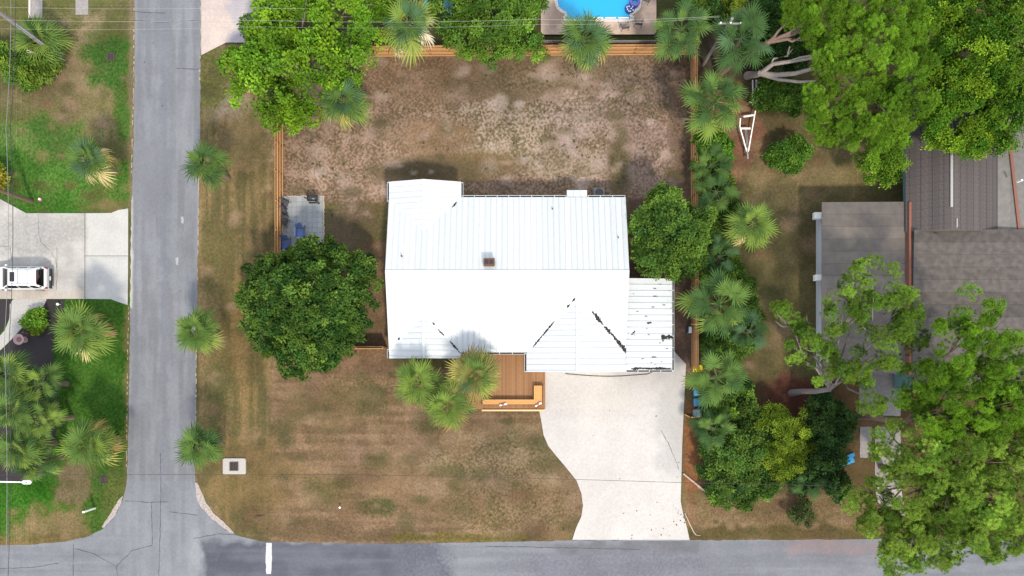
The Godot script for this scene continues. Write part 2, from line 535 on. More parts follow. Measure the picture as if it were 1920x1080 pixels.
# style: fresh = colours of living fronds, old = colours of the lowest ones, n_old = how many
func palm(px: float, py: float, h: float, rpx: float, fresh: Array, old: Array, n: int, n_old: int, kind: String, label: String, group := "", base := Vector2.INF, name_ := "palm_tree") -> Node3D:
	var c := at(px, py, h)
	var foot := Vector3(c.x, 0, c.z)
	if base != Vector2.INF:
		foot = at(base.x, base.y)
	var t := thing(name_, label, "palm tree" if h > 2.4 else "palm", foot, 0.0, group)
	var top := c - foot
	var rad := rpx / PPM * (H - h) / H
	var st := stg()
	var pts := []
	var rr := []
	for i in 9:
		var f := i / 8.0
		var bend := sin(f * PI * 0.5)
		pts.append(Vector3(top.x * bend * f, (top.y - 0.25) * f, top.z * bend * f))
		rr.append(0.19 - 0.05 * f + (0.03 if i % 2 == 1 else 0.0) + (0.05 if i == 0 else 0.0))
	tube(st, pts, rr, 9)
	obj("trunk", st, M.palm_bark, t)
	var az := rng.randf() * TAU
	n = int(n * (0.7 if kind == "dense" else 0.66))
	n_old = int(n_old * 0.9)
	for i in n:
		var f := float(i) / (n - 1)
		az += 2.39996 + rng.randf_range(-0.25, 0.25)
		for tries in 6:
			var bad := false
			for q in clear_of:
				var u := Vector2(sin(az), cos(az))
				var v: Vector2 = q - Vector2(px, py)
				var along := clampf(v.dot(u), rpx * 0.4, rpx * 1.05)
				if v.dot(u) > 0.0 and (v - u * along).length() < 19.0:
					bad = true
			if not bad:
				break
			az += 0.6
		var el := lerpf(1.2, -0.35, pow(f, 0.6)) + rng.randf_range(-0.2, 0.2)
		var len := rad * lerpf(0.72, 1.0, sqrt(f)) * rng.randf_range(0.86, 1.1)
		var is_old := i >= n - n_old
		var mname: String
		var key: String
		if is_old:
			mname = old[rng.randi() % old.size()]
			el -= 0.15
			var deadish := mname in ["brown", "ochre", "straw", "pale"]
			key = "dead" if deadish and rng.randf() < 0.6 else kind + "2"
			len *= rng.randf_range(0.95, 1.15)
		else:
			mname = fresh[rng.randi() % fresh.size()]
			key = "spear" if i < 2 else kind + str(0 if f < 0.3 else (1 if f < 0.7 else 2))
		var o := MeshInstance3D.new()
		o.name = "frond"
		o.mesh = fronds[key]
		o.material_override = fmat[mname]
		var z := Vector3(sin(az) * cos(el), sin(el), cos(az) * cos(el))
		var x := Vector3.UP.cross(z).normalized()
		var y := z.cross(x)
		var roll := rng.randf_range(-0.6, 0.6)
		var bs := Basis(x, y, z).rotated(z, roll)
		o.transform = Transform3D(bs.scaled_local(Vector3.ONE * len), top + Vector3(0, -0.35 * f, 0))
		t.add_child(o, true)
	return t

func make_cluster(sd: int, n: int, size: float, len: float, wid: float) -> ArrayMesh:
	var r := RandomNumberGenerator.new()
	r.seed = sd
	var st := stg()
	st.set_smooth_group(-1)
	for i in n:
		var a := r.randf() * TAU
		var el := r.randf_range(-0.3, 1.1)
		var d := Vector3(cos(a) * cos(el), sin(el), sin(a) * cos(el))
		var s := d.cross(Vector3.UP).normalized()
		s = (s + Vector3(r.randf_range(-0.4, 0.4), r.randf_range(-0.4, 0.4), r.randf_range(-0.4, 0.4))).normalized()
		var nn := s.cross(d).normalized()
		var o := d * r.randf_range(0.1, 1.0) * size + Vector3(r.randf_range(-1, 1), r.randf_range(-0.3, 0.5), r.randf_range(-1, 1)) * size * 0.5
		var l := len * r.randf_range(0.7, 1.25)
		var w := wid * r.randf_range(0.8, 1.2)
		var g := r.randf_range(0.55, 1.5)
		st.set_color(Color(g * r.randf_range(0.92, 1.12), g, g * 0.9))
		var m0 := o
		var m1 := o + d * l + Vector3(0, -0.25 * l, 0)
		var e0 := o + d * l * 0.45 - s * w + nn * w * 0.35
		var e1 := o + d * l * 0.45 + s * w + nn * w * 0.35
		tri(st, m0, e0, m1); tri(st, m0, m1, e1)
	return mesh_of(st)

func make_tuft(sd: int, n: int, len: float, wid: float, up: float) -> ArrayMesh:
	var r := RandomNumberGenerator.new()
	r.seed = sd
	var st := stg()
	st.set_smooth_group(-1)
	for i in n:
		var a := r.randf() * TAU
		var el := r.randf_range(up - 0.9, up + 0.5)
		var d := Vector3(cos(a) * cos(el), sin(el), sin(a) * cos(el))
		var s := d.cross(Vector3(r.randf_range(-1, 1), 1, r.randf_range(-1, 1))).normalized()
		var l := len * r.randf_range(0.7, 1.2)
		var g := r.randf_range(0.5, 1.6)
		st.set_color(Color(g, g, g * 0.9))
		var mid := d * l * 0.55
		tri(st, -s * wid * 0.4, mid + s * wid, s * wid * 0.4)
		tri(st, -s * wid * 0.4, mid - s * wid, mid + s * wid)
		tri(st, mid - s * wid, d * l + Vector3(0, -0.12 * l, 0), mid + s * wid)
	return mesh_of(st)

func build_leaves() -> void:
	for v in 2:
		leafmesh["broad%d" % v] = make_cluster(50 + v, 13, 0.24, 0.24, 0.075)
		leafmesh["small%d" % v] = make_cluster(60 + v, 18, 0.20, 0.13, 0.05)
		leafmesh["big%d" % v] = make_cluster(70 + v, 10, 0.25, 0.34, 0.10)
		leafmesh["needle%d" % v] = make_tuft(80 + v, 46, 0.27, 0.011, 0.6)
	leafmesh["grass"] = make_tuft(90, 7, 0.08, 0.013, 0.45)
	leafmesh["weed"] = make_tuft(91, 12, 0.15, 0.03, 0.35)

func scatter(called: String, mesh: Mesh, m: Material, xf: Array, cols: Array, parent: Node) -> MultiMeshInstance3D:
	var mm := MultiMesh.new()
	mm.transform_format = MultiMesh.TRANSFORM_3D
	mm.use_colors = true
	mm.mesh = mesh
	mm.instance_count = xf.size()
	for i in xf.size():
		mm.set_instance_transform(i, xf[i])
		mm.set_instance_color(i, cols[i])
	var o := MultiMeshInstance3D.new()
	o.name = numbered(called) if parent == self else called
	o.multimesh = mm
	o.material_override = m
	parent.add_child(o, true)
	return o

func turn_to(n: Vector3) -> Basis:
	var y := n.normalized()
	var x := y.cross(Vector3(0.3, 0.2, 1.0)).normalized()
	return Basis(x, y, x.cross(y)).rotated(y, rng.randf() * TAU)

# lobes: [plan x, plan y, height of the lobe's centre, radius in plan units]
func tree(called: String, label: String, cat: String, foot_px: Vector2, lobes: Array, ca: Color, cb: Color, leaf: String, opt := {}) -> Node3D:
	var foot := at(foot_px.x, foot_px.y)
	var t := thing(called, label, cat, foot, 0.0, opt.get("group", ""))
	var pr0: float = opt.get("puff", 0.5)
	var dens: float = opt.get("density", 2.2)
	var per: int = opt.get("per", 10)
	var flat: float = opt.get("flat", 0.75)
	var limb_r: float = opt.get("limb", 0.16)
	var L := []
	var hub := Vector3.ZERO
	for l in lobes:
		var c := at(l[0], l[1], l[2]) - foot
		var r: float = l[3] / PPM * (H - l[2]) / H
		L.append([c, r])
		hub += c / lobes.size()
	var cen := hub
	hub = Vector3(hub.x * 0.45, hub.y * 0.5, hub.z * 0.45)
	if opt.has("hub"):
		hub = opt.hub - foot
	if limb_r > 0.0:
		var st := stg()
		tube(st, [Vector3(0, -0.1, 0), hub * 0.3 + Vector3(0.05, 0, -0.04), hub * 0.65 + Vector3(-0.06, 0, 0.05), hub], [limb_r * 1.5, limb_r * 1.1, limb_r, limb_r * 0.85], 9)
		obj("trunk", st, opt.get("bark", M.bark), t)
		var ls := stg()
		for l in L:
			if opt.get("bare", false):
				break
			var c: Vector3 = l[0]
			var side := Vector3(rng.randf_range(-1, 1), rng.randf_range(-0.3, 0.5), rng.randf_range(-1, 1)) * 0.35
			var m1 := hub.lerp(c, 0.4) + side
			var m2 := hub.lerp(c, 0.75) - side * 0.6
			var b0 := hub.lerp(cen, rng.randf_range(0.0, 0.35))
			tube(ls, [hub, b0.lerp(m1, 0.5), m1, m2, c], [limb_r * 0.6, limb_r * 0.45, limb_r * 0.36, limb_r * 0.24, limb_r * 0.1], 6)
			for k in int(opt.get("twigs", 3)):
				var e: Vector3 = c + Vector3(rng.randf_range(-1, 1), rng.randf_range(-0.1, 0.9), rng.randf_range(-1, 1)) * float(l[1]) * 0.9
				tube(ls, [m2.lerp(c, 0.3), m2.lerp(e, 0.6) + side * 0.3, e], [limb_r * 0.28, limb_r * 0.2, limb_r * 0.08], 5)
		for path in opt.get("paths", []):
			var pp := []
			var pr := []
			for i in path.size():
				pp.append(at(path[i][0], path[i][1], path[i][2]) - foot + Vector3(rng.randf_range(-1, 1), rng.randf_range(-1, 1), rng.randf_range(-1, 1)) * 0.08)
				pr.append(path[i][3])
			tube(ls, pp, pr, 7)
		obj("limbs", ls, opt.get("bark", M.bark), t)
	var xs := [[], []]
	var cs := [[], []]
	for l in L:
		var c: Vector3 = l[0]
		var r: float = l[1]
		var tone_l := rng.randf_range(0.85, 1.15)
		var np := int(dens * r * r / (pr0 * pr0))
		for i in max(np, 3):
			var d := Vector3(rng.randfn(), rng.randfn(), rng.randfn()).normalized()
			if d.y < -0.3:
				d.y = -d.y
			var rr := r * (rng.randf_range(0.72, 1.02 if rng.randf() < 0.85 else 1.28) if rng.randf() < 0.8 else rng.randf_range(0.3, 0.7))
			var pc := c + Vector3(d.x, d.y * flat, d.z) * rr
			var inside := false
			for o in L:
				if o != l and (pc - o[0]).length() < o[1] * 0.6:
					inside = true
					break
			if inside and rng.randf() < 0.8:
				continue
			if pc.y + foot.y < 0.15:
				continue
			var pr := pr0 * rng.randf_range(0.65, 1.3)
			var mix := rng.randf()
			var col := ca.lerp(cb, mix * mix if opt.get("rare", false) else mix) * (tone_l * rng.randf_range(0.6, 1.3))
			for q in per:
				var e := (Vector3(rng.randfn(), rng.randfn(), rng.randfn()).normalized() + d * 0.5 + Vector3(0, 0.4, 0)).normalized()
				var p := pc + e * pr * rng.randf_range(0.55, 1.0)
				var v := rng.randi() % 2
				var s: float = rng.randf_range(0.75, 1.2) * opt.get("leaf_scale", 1.0)
				xs[v].append(Transform3D(turn_to(e + Vector3(0, 0.3, 0)).scaled_local(Vector3.ONE * s), p))
				var g := rng.randf_range(0.85, 1.15)
				cs[v].append(Color(col.r * g, col.g * g, col.b * g))
	for v in 2:
		var o := scatter("crown", leafmesh["%s%d" % [leaf, v]], opt.get("mat", M.leaf), xs[v], cs[v], t)
		o.set_meta("kind", "stuff")
	return t

# ---------------------------------------------------------------- roofs
# plane: [h0, gx, gz, x0, z0]  ->  h = h0 + gx * (x - x0) + gz * (z - z0)
func on_plane(pl: Array, x: float, z: float) -> float:
	return pl[0] + pl[1] * (x - pl[3]) + pl[2] * (z - pl[4])

func slab_on(poly: PackedVector2Array, pl: Array, lift: float, thick: float) -> SurfaceTool:
	var st := stg()
	var p := poly
	if Geometry2D.is_polygon_clockwise(p):
		p = p.duplicate()
		p.reverse()
	var idx := Geometry2D.triangulate_polygon(p)
	st.set_smooth_group(-1)
	for s in [lift, lift - thick]:
		for i in idx:
			st.add_vertex(Vector3(p[i].x, on_plane(pl, p[i].x, p[i].y) + s, p[i].y))
	for i in p.size():
		var a := p[i]
		var b := p[(i + 1) % p.size()]
		var ha := on_plane(pl, a.x, a.y) + lift
		var hb := on_plane(pl, b.x, b.y) + lift
		quad(st, Vector3(a.x, ha, a.y), Vector3(b.x, hb, b.y), Vector3(b.x, hb - thick, b.y), Vector3(a.x, ha - thick, a.y))
	return st

func panelled(called: String, poly: PackedVector2Array, pl: Array, along_z: bool, step: float, parent: Node, mats: Array, thick := 0.05, rib := 0.05, start := 0.0, gap := 0.0, seam: Material = null) -> void:
	var lo := Vector2.INF
	var hi := -Vector2.INF
	for p in poly:
		lo = lo.min(p)
		hi = hi.max(p)
	var a := lo.x if along_z else lo.y
	var e := hi.x if along_z else hi.y
	a += start
	if start > 0.0:
		a -= step
	while a < e - 0.01:
		var strip: PackedVector2Array
		var b := a + step - gap
		if along_z:
			strip = PackedVector2Array([Vector2(a, lo.y - 1), Vector2(b, lo.y - 1), Vector2(b, hi.y + 1), Vector2(a, hi.y + 1)])
		else:
			strip = PackedVector2Array([Vector2(lo.x - 1, a), Vector2(hi.x + 1, a), Vector2(hi.x + 1, b), Vector2(lo.x - 1, b)])
		for piece in Geometry2D.intersect_polygons(poly, strip):
			if piece.size() < 3:
				continue
			var st := slab_on(piece, pl, rng.randf_range(-0.004, 0.004), thick)
			if rib > 0.0:
				var ln := PackedVector2Array([Vector2(a + 0.02, lo.y - 1), Vector2(a + 0.02, hi.y + 1)]) if along_z else PackedVector2Array([Vector2(lo.x - 1, a + 0.02), Vector2(hi.x + 1, a + 0.02)])
				for sg in Geometry2D.intersect_polyline_with_polygon(ln, piece):
					var s0: Vector2 = sg[0]
					var s1: Vector2 = sg[sg.size() - 1]
					var dd := (s1 - s0)
					if dd.length() > 0.1:
						beam(st, Vector3(s0.x, on_plane(pl, s0.x, s0.y) + rib * 0.5, s0.y), Vector3(s1.x, on_plane(pl, s1.x, s1.y) + rib * 0.5, s1.y), 0.035, rib)
			obj(called, st, mats[rng.randi() % mats.size()], parent)
		a += step

# a ragged flat mat of debris lying on a roof plane along a line of plan units
func debris(a: Vector2, b: Vector2, w: float, pl: Array, lift := 0.06) -> Array:
	var st := stg()
	var prev := []
	var n := int(max(4.0, (b - a).length() / 1.6))
	for i in n + 1:
		var f := float(i) / n
		var p := a.lerp(b, f)
		var h := 3.0
		var q := Vector3.ZERO
		for k in 4:
			q = at(p.x, p.y, h)
			h = on_plane(pl, q.x, q.z) + lift
		var d := (b - a).normalized()
		var s := Vector3(-d.y, 0, d.x)
		var ww := w * (0.35 + 0.65 * sin(PI * clampf(f, 0.06, 0.94))) * rng.randf_range(0.5, 1.3)
		var off := rng.randf_range(-0.3, 0.3) * w
		var l := q + s * (ww + off)
		var r := q - s * (ww - off)
		l.y = on_plane(pl, l.x, l.z) + 0.02
		r.y = on_plane(pl, r.x, r.z) + 0.02
		q.y += rng.randf_range(0.0, 0.04)
		var e := [l, q + s * off, r]
		if i > 0:
			quad(st, prev[0], e[0], e[1], prev[1])
			quad(st, prev[1], e[1], e[2], prev[2])
		prev = e
	return [st]

func P2(a: Array) -> PackedVector2Array:
	return poly_of(a)

func house() -> void:
	var t := thing("house", "white house with standing seam metal gable roofs in the middle of the lot", "house", Vector3.ZERO)
	var white := [M.roof0, M.roof1, M.roof2]
	var pt := 0.286
	var ev := 2.7
	var xw := -10.0
	var xe := 9.25
	var zn := -13.9
	var zs := -1.3
	var zr := -7.6
	var north := [ev, 0.0, pt, 0.0, zn]
	var south := [ev, 0.0, -pt, 0.0, zs]
	# main slopes with the valleys of the cross gables cut out
	panelled("roof_panel", P2([xw, zn + 0.0, -7.08, zn + 2.92, -4.16, zn, xe, zn, xe, zr, xw, zr]), north, true, 0.46, t, white)
	panelled("roof_panel", P2([xw, zr, xe, zr, xe, zs, 5.22, zs - 4.03, 1.2, zs, -4.2, zs, -7.1, zs - 2.9, xw, zs]), south, true, 0.46, t, white)
	# north-west wing
	panelled("roof_panel", P2([xw, -15.15, -7.08, -15.15, -7.08, zn + 2.92, xw, zn]), [ev, pt, 0.0, xw, 0.0], false, 0.46, t, white)
	panelled("roof_panel", P2([-7.08, -15.15, -4.16, -15.15, -4.16, zn, -7.08, zn + 2.92]), [ev, -pt, 0.0, -4.16, 0.0], false, 0.46, t, white)
	# south-west gable
	panelled("roof_panel", P2([xw, zs, -7.1, zs - 2.9, -7.1, -0.78, xw, -0.78]), [ev, pt, 0.0, xw, 0.0], false, 0.46, t, white)
	panelled("roof_panel", P2([-7.1, zs - 2.9, -4.2, zs, -4.2, -0.78, -7.1, -0.78]), [ev, -pt, 0.0, -4.2, 0.0], false, 0.46, t, white)
	# garage gable
	panelled("roof_panel", P2([1.2, zs, 5.22, zs - 4.03, 5.22, 0.32, 1.2, 0.32]), [ev, pt, 0.0, 1.2, 0.0], false, 0.46, t, white)
	panelled("roof_panel", P2([5.22, zs - 4.03, xe, zs, xe, 0.32, 5.22, 0.32]), [ev, -pt, 0.0, xe, 0.0], false, 0.46, t, white)
	# lean-to over the east side
	panelled("roof_panel", P2([9.3, -7.32, 13.1, -7.32, 13.1, 0.14, 9.3, 0.14]), [2.62, -0.07, 0.0, 9.3, 0.0], false, 0.5, t, white, 0.05, 0.06)
	# small hood on the north eave
	panelled("roof_panel", P2([4.47, -14.52, 6.12, -14.52, 6.12, -13.93, 4.47, -13.93]), [2.62, 0.0, 0.15, 0.0, -13.93], true, 0.55, t, white)
	var cap := stg()
	bx(cap, Vector3((xw + xe) * 0.5, ev + pt * 6.3 + 0.03, zr), Vector3(xe - xw, 0.03, 0.26), Basis.IDENTITY, 0.01)
	obj("ridge_cap", cap, M.roof1, t)
	for g in [[-7.08, 2.92, -15.15, -10.98], [-7.1, 2.9, -4.2, -0.78], [5.22, 4.03, -5.33, 0.32]]:
		cap = stg()
		bx(cap, Vector3(g[0], ev + pt * g[1] + 0.03, (g[2] + g[3]) * 0.5), Vector3(0.24, 0.03, g[3] - g[2]), Basis.IDENTITY, 0.01)
		obj("ridge_cap", cap, M.roof1, t)
	# valley flashing
	for v in [[-10.0, 0.0, zn, -7.08, 2.92, zn + 2.92], [-4.16, 0.0, zn, -7.08, 2.92, zn + 2.92], [-10.0, 0.0, zs, -7.1, 2.9, zs - 2.9], [-4.2, 0.0, zs, -7.1, 2.9, zs - 2.9], [1.2, 0.0, zs, 5.22, 4.03, zs - 4.03], [xe, 0.0, zs, 5.22, 4.03, zs - 4.03]]:
		var vf := stg()
		beam(vf, Vector3(v[0], ev + 0.012, v[2]), Vector3(v[3], ev + pt * v[4] + 0.012, v[5]), 0.12, 0.01)
		obj("valley_flashing", vf, M.roof2, t)
	# walls
	var w := stg()
	bx(w, Vector3(-0.4, 1.3, -7.6), Vector3(18.2, 2.6, 11.7))
	bx(w, Vector3(-7.08, 1.31, -14.0), Vector3(5.0, 2.6, 1.7))
	bx(w, Vector3(-7.1, 1.31, -1.4), Vector3(5.0, 2.6, 0.7))
	bx(w, Vector3(5.22, 1.31, -0.9), Vector3(7.2, 2.6, 1.8))
	obj("wall", w, M.siding, t)
	for g in [[-7.08, 2.92, -14.84], [-7.1, 2.9, -1.06], [5.22, 4.03, -0.01]]:
		var gb := stg()
		var s: float = 0.02 if g[2] > -10.0 else -0.02
		tri(gb, Vector3(g[0] - g[1], ev - 0.08, g[2] + s), Vector3(g[0] + g[1], ev - 0.08, g[2] + s), Vector3(g[0], ev + pt * g[1] - 0.08, g[2] + s))
		obj("gable_wall", gb, M.siding, t)
	for x in [xw + 0.5, xe - 0.5]:
		var gb := stg()
		tri(gb, Vector3(x, ev - 0.08, zn), Vector3(x, ev - 0.08, zs), Vector3(x, ev + pt * 6.3 - 0.08, zr))
		obj("gable_wall", gb, M.siding, t)
	var gd := stg()
	for k in 4:
		bx(gd, Vector3(5.2, 0.3 + k * 0.55, 0.02), Vector3(4.9, 0.53, 0.05), Basis.IDENTITY, 0.02)
	obj("garage_door", gd, M.white_paint, t)
	for q in [[-8.4, -15.0 + 0.13], [-5.8, -15.0 + 0.13], [0.0, -13.47], [3.0, -13.47], [-7.1, -1.03]]:
		var wn := stg()
		bx(wn, Vector3(q[0], 1.5, q[1]), Vector3(1.1, 1.2, 0.06))
		var wo := obj("window", wn, M.glass_dark, t)
		var fr := stg()
		for s in [-1.0, 1.0]:
			bx(fr, Vector3(q[0] + s * 0.58, 1.5, q[1]), Vector3(0.08, 1.3, 0.1))
			bx(fr, Vector3(q[0], 1.5 + s * 0.63, q[1]), Vector3(1.24, 0.08, 0.1))
		obj("frame", fr, M.white_paint, wo)
	var ds := stg()
	bx(ds, Vector3(-1.2, 1.35, -1.72), Vector3(0.95, 2.05, 0.06), Basis.IDENTITY, 0.01)
	obj("door", ds, M.brown_door, t)
	# eaves gutters: white trough, dark silt inside, straps across
	for g in [[Vector3(-4.0, 0, -13.98), Vector3(4.4, 0, -13.98)], [Vector3(6.2, 0, -13.98), Vector3(9.2, 0, -13.98)], [Vector3(-4.15, 0, -1.2), Vector3(1.08, 0, -1.2)], [Vector3(1.1, 0, -1.2), Vector3(1.1, 0, 0.3)], [Vector3(-4.06, 0, -15.1), Vector3(-4.06, 0, -14.0)], [Vector3(-10.08, 0, -15.1), Vector3(-10.08, 0, -13.6)], [Vector3(-10.08, 0, -1.5), Vector3(-10.08, 0, -0.8)], [Vector3(9.35, 0, 0.25), Vector3(13.1, 0, 0.25)], [Vector3(13.19, 0, -7.3), Vector3(13.19, 0, 0.2)]]:
		var a: Vector3 = g[0]
		var b: Vector3 = g[1]
		var d := (b - a).normalized()
		var s := Vector3(-d.z, 0, d.x)
		var gs := stg()
		var y := Vector3(0, 2.6 if a.x < 9.25 or a.z < -10.0 else 2.3, 0)
		if a.x < 13.0 and a.x > 9.3:
			y.y = 2.42
		beam(gs, a + y + s * 0.075, b + y + s * 0.075, 0.025, 0.13)
		beam(gs, a + y - s * 0.075, b + y - s * 0.075, 0.025, 0.13)
		var n := int((b - a).length() / 0.9)
		for k in n + 1:
			var p := a.lerp(b, float(k) / max(n, 1)) + y + Vector3(0, 0.05, 0)
			beam(gs, p - s * 0.07, p + s * 0.07, 0.05, 0.02)
		var go := obj("gutter", gs, M.roof1, t)
		var si := stg()
		beam(si, a + y - Vector3(0, 0.04, 0), b + y - Vector3(0, 0.04, 0), 0.12, 0.04)
		obj("silt", si, M.litter, go)
	# chimney and vents
	var c := at(917, 491, 4.9)
	var cs := stg()
	for k in 7:
		bx(cs, Vector3(c.x, 4.12 + k * 0.115, c.z), Vector3(0.84 + (0.06 if k > 5 else 0.0), 0.108, 0.56 + (0.06 if k > 5 else 0.0)))
	bx(cs, Vector3(c.x, 4.45, c.z), Vector3(0.82, 0.7, 0.54))
	var ch := obj("chimney", cs, M.brick, t)
	for s in [-1.0, 1.0]:
		var fs := stg()
		bx(fs, Vector3(c.x + s * 0.19, 4.88, c.z), Vector3(0.27, 0.1, 0.3))
		obj("flue", fs, M.black, ch)
	var cf := stg()
	bx(cf, Vector3(c.x, 4.27, c.z), Vector3(1.1, 0.012, 0.85), Basis(Vector3.RIGHT, -atan(pt)))
	obj("flashing", cf, M.roof2, ch)
	for v in [[754, 481, 0.06, 0.3], [1037, 386, 0.05, 0.2], [1160, 444, 0.05, 0.2]]:
		var q := at(v[0], v[1], 4.0)
		q.y = on_plane(north, q.x, q.z)
		var vs := stg()
		tube(vs, [q, q + Vector3(0, v[3], 0)], [v[2], v[2]], 8)
		obj("vent_pipe", vs, M.dark_metal, t)
	# leaf litter lying in the valleys and on the lean-to
	var lean := [2.62, -0.07, 0.0, 9.3, 0.0]
	var ge := [ev, -pt, 0.0, xe, 0.0]
	var lots := [
		["long dark line of leaf litter in the valley right of the garage gable", [[1111, 584, 1131, 609], [1133, 612, 1150, 630], [1149, 629, 1173, 658], [1163, 644, 1174, 661]], 0.16, south],
		["dark streak of leaf litter in the valley left of the garage gable", [[1040, 602, 1013, 634], [1013, 634, 1000, 650], [1079, 559, 1073, 566], [1069, 571, 1063, 577]], 0.09, south],
		["dark leaf litter in the valley right of the small front gable", [[843, 640, 862, 661], [822, 618, 832, 629], [811, 605, 815, 609]], 0.09, south],
		["small dark leaf tuft in the valley left of the small front gable", [[750, 633, 746, 637]], 0.08, south],
		["dark leaf tuft in the valley of the back gable", [[856, 379, 848, 388]], 0.09, north],
		["black leaf litter along the front edge of the lean-to roof", [[1184, 692, 1205, 690], [1200, 691, 1258, 691]], 0.1, lean],
		["dark blotch of leaves at the east edge of the lean-to roof", [[1240, 630, 1252, 634], [1250, 631, 1261, 633], [1243, 628, 1244, 640]], 0.17, lean],
		["small dark twig clump in the middle of the lean-to roof", [[1213, 606, 1222, 605], [1184, 628, 1191, 620]], 0.08, lean]]
	for l in lots:
		var all := stg()
		for s in l[1]:
			var st: SurfaceTool = debris(Vector2(s[0], s[1]), Vector2(s[2], s[3]), l[2], l[3])[0]
			all.append_from(st.commit(), 0, Transform3D.IDENTITY)
		tag(obj("leaf_litter", all, M.litter), l[0], "leaf litter", "leaf litter on the white roof").set_meta("kind", "stuff")
	var tw := stg()
	for k in 22:
		var p := Vector2(rng.randf_range(1186, 1256), rng.randf_range(530, 686))
		var st: SurfaceTool = debris(p, p + Vector2(rng.randf_range(2, 7), rng.randf_range(-1, 1)), 0.025, lean)[0]
		tw.append_from(st.commit(), 0, Transform3D.IDENTITY)
	tag(obj("leaf_litter", tw, M.litter), "scattered thin twigs caught on the seams of the lean-to roof", "leaf litter").set_meta("kind", "stuff")

func fence(label: String, a: Vector3, b: Vector3, inner: float, posts_from := 0.0) -> void:
	var t := thing("wood_fence", label, "fence", a, 0.0, "wooden fences round the back yard")
	var d := b - a
	var n := int(max(1.0, round(d.length() / 2.4)))
	var dir := d.normalized()
	var s := Vector3(-dir.z, 0, dir.x) * inner
	var hgt := 1.85
	for i in n + 1:
		var st := stg()
		bx(st, d * (float(i) / n) + s * 0.07 + Vector3(0, hgt * 0.5, 0), Vector3(0.1, hgt, 0.1), Basis(Vector3.UP, -atan2(dir.z, dir.x)), 0.01)
		obj("post", st, M.fence_dark, t)
	for i in n:
		for y in [0.3, 0.95, 1.6]:
			var st := stg()
			beam(st, d * (float(i) / n) + s * 0.14 + Vector3(0, y, 0) + dir * 0.004, d * (float(i + 1) / n) + s * 0.14 + Vector3(0, y, 0) - dir * 0.004, 0.045, 0.09)
			obj("rail", st, [M.fence_a, M.fence_b][rng.randi() % 2], t)
	var pk := stg()
	var m := int(d.length() / 0.145)
	for i in m:
		var hh := hgt + rng.randf_range(-0.01, 0.03)
		bx(pk, dir * (i * 0.145 + 0.07) + Vector3(0, hh * 0.5, 0) - s * rng.randf_range(0.0, 0.01), Vector3(0.135, hh, 0.02), Basis(Vector3.UP, -atan2(dir.z, dir.x)))
	obj("pickets", pk, M.fence_a, t).set_meta("kind", "stuff")

func blob_wire(label: String, pts: Array, r: float, m: Material, group := "") -> void:
	var st := stg()
	var all := []
	var rr := []
	for i in pts.size() - 1:
		for k in 8:
			var f := k / 8.0
			var p: Vector3 = pts[i].lerp(pts[i + 1], f)
			p.y -= 4.0 * f * (1.0 - f) * 0.35
			all.append(p)
			rr.append(r)
	all.append(pts[pts.size() - 1])
	rr.append(r)
	tube(st, all, rr, 5)
	tag(obj("overhead_wire", st, m), label, "wire", group)

func loft(st: SurfaceTool, rings: Array, closed_ends := true) -> void:
	st.set_smooth_group(0)
	var n: int = rings[0].size()
	for i in rings.size() - 1:
		for k in n:
			var j := (k + 1) % n
			st.add_vertex(rings[i][k]); st.add_vertex(rings[i + 1][k]); st.add_vertex(rings[i + 1][j])
			st.add_vertex(rings[i][k]); st.add_vertex(rings[i + 1][j]); st.add_vertex(rings[i][j])
	if closed_ends:
		for e in [0, rings.size() - 1]:
			for k in range(1, n - 1):
				tri(st, rings[e][0], rings[e][k], rings[e][k + 1])

func sec(x: float, hw: float, y0: float, y1: float, r: float) -> Array:
	var o := []
	for c in [[1, 1, 0.0], [-1, 1, 0.25], [-1, -1, 0.5], [1, -1, 0.75]]:
		for k in 4:
			var a: float = (c[2] + k / 12.0) * TAU
			o.append(Vector3(x, clampf((y1 - r if c[1] > 0 else y0 + r) + sin(a) * r, y0, y1), (hw - r) * c[0] + cos(a) * r))
	return o

# plan-shaped ring at height y: x0..x1 with half width hw and corner radius r
func plan_ring(y: float, x0: float, x1: float, hw: float, r: float, bow := 0.0) -> Array:
	var o := []
	var cx := (x0 + x1) * 0.5
	for c in [[1, 1, 0.0], [-1, 1, 0.25], [-1, -1, 0.5], [1, -1, 0.75]]:
		for k in 4:
			var a: float = (c[2] + k / 12.0) * TAU
			o.append(Vector3((x1 - r if c[0] > 0 else x0 + r) + cos(a) * r, y, (hw - r) * c[1] + sin(a) * r))
	return o

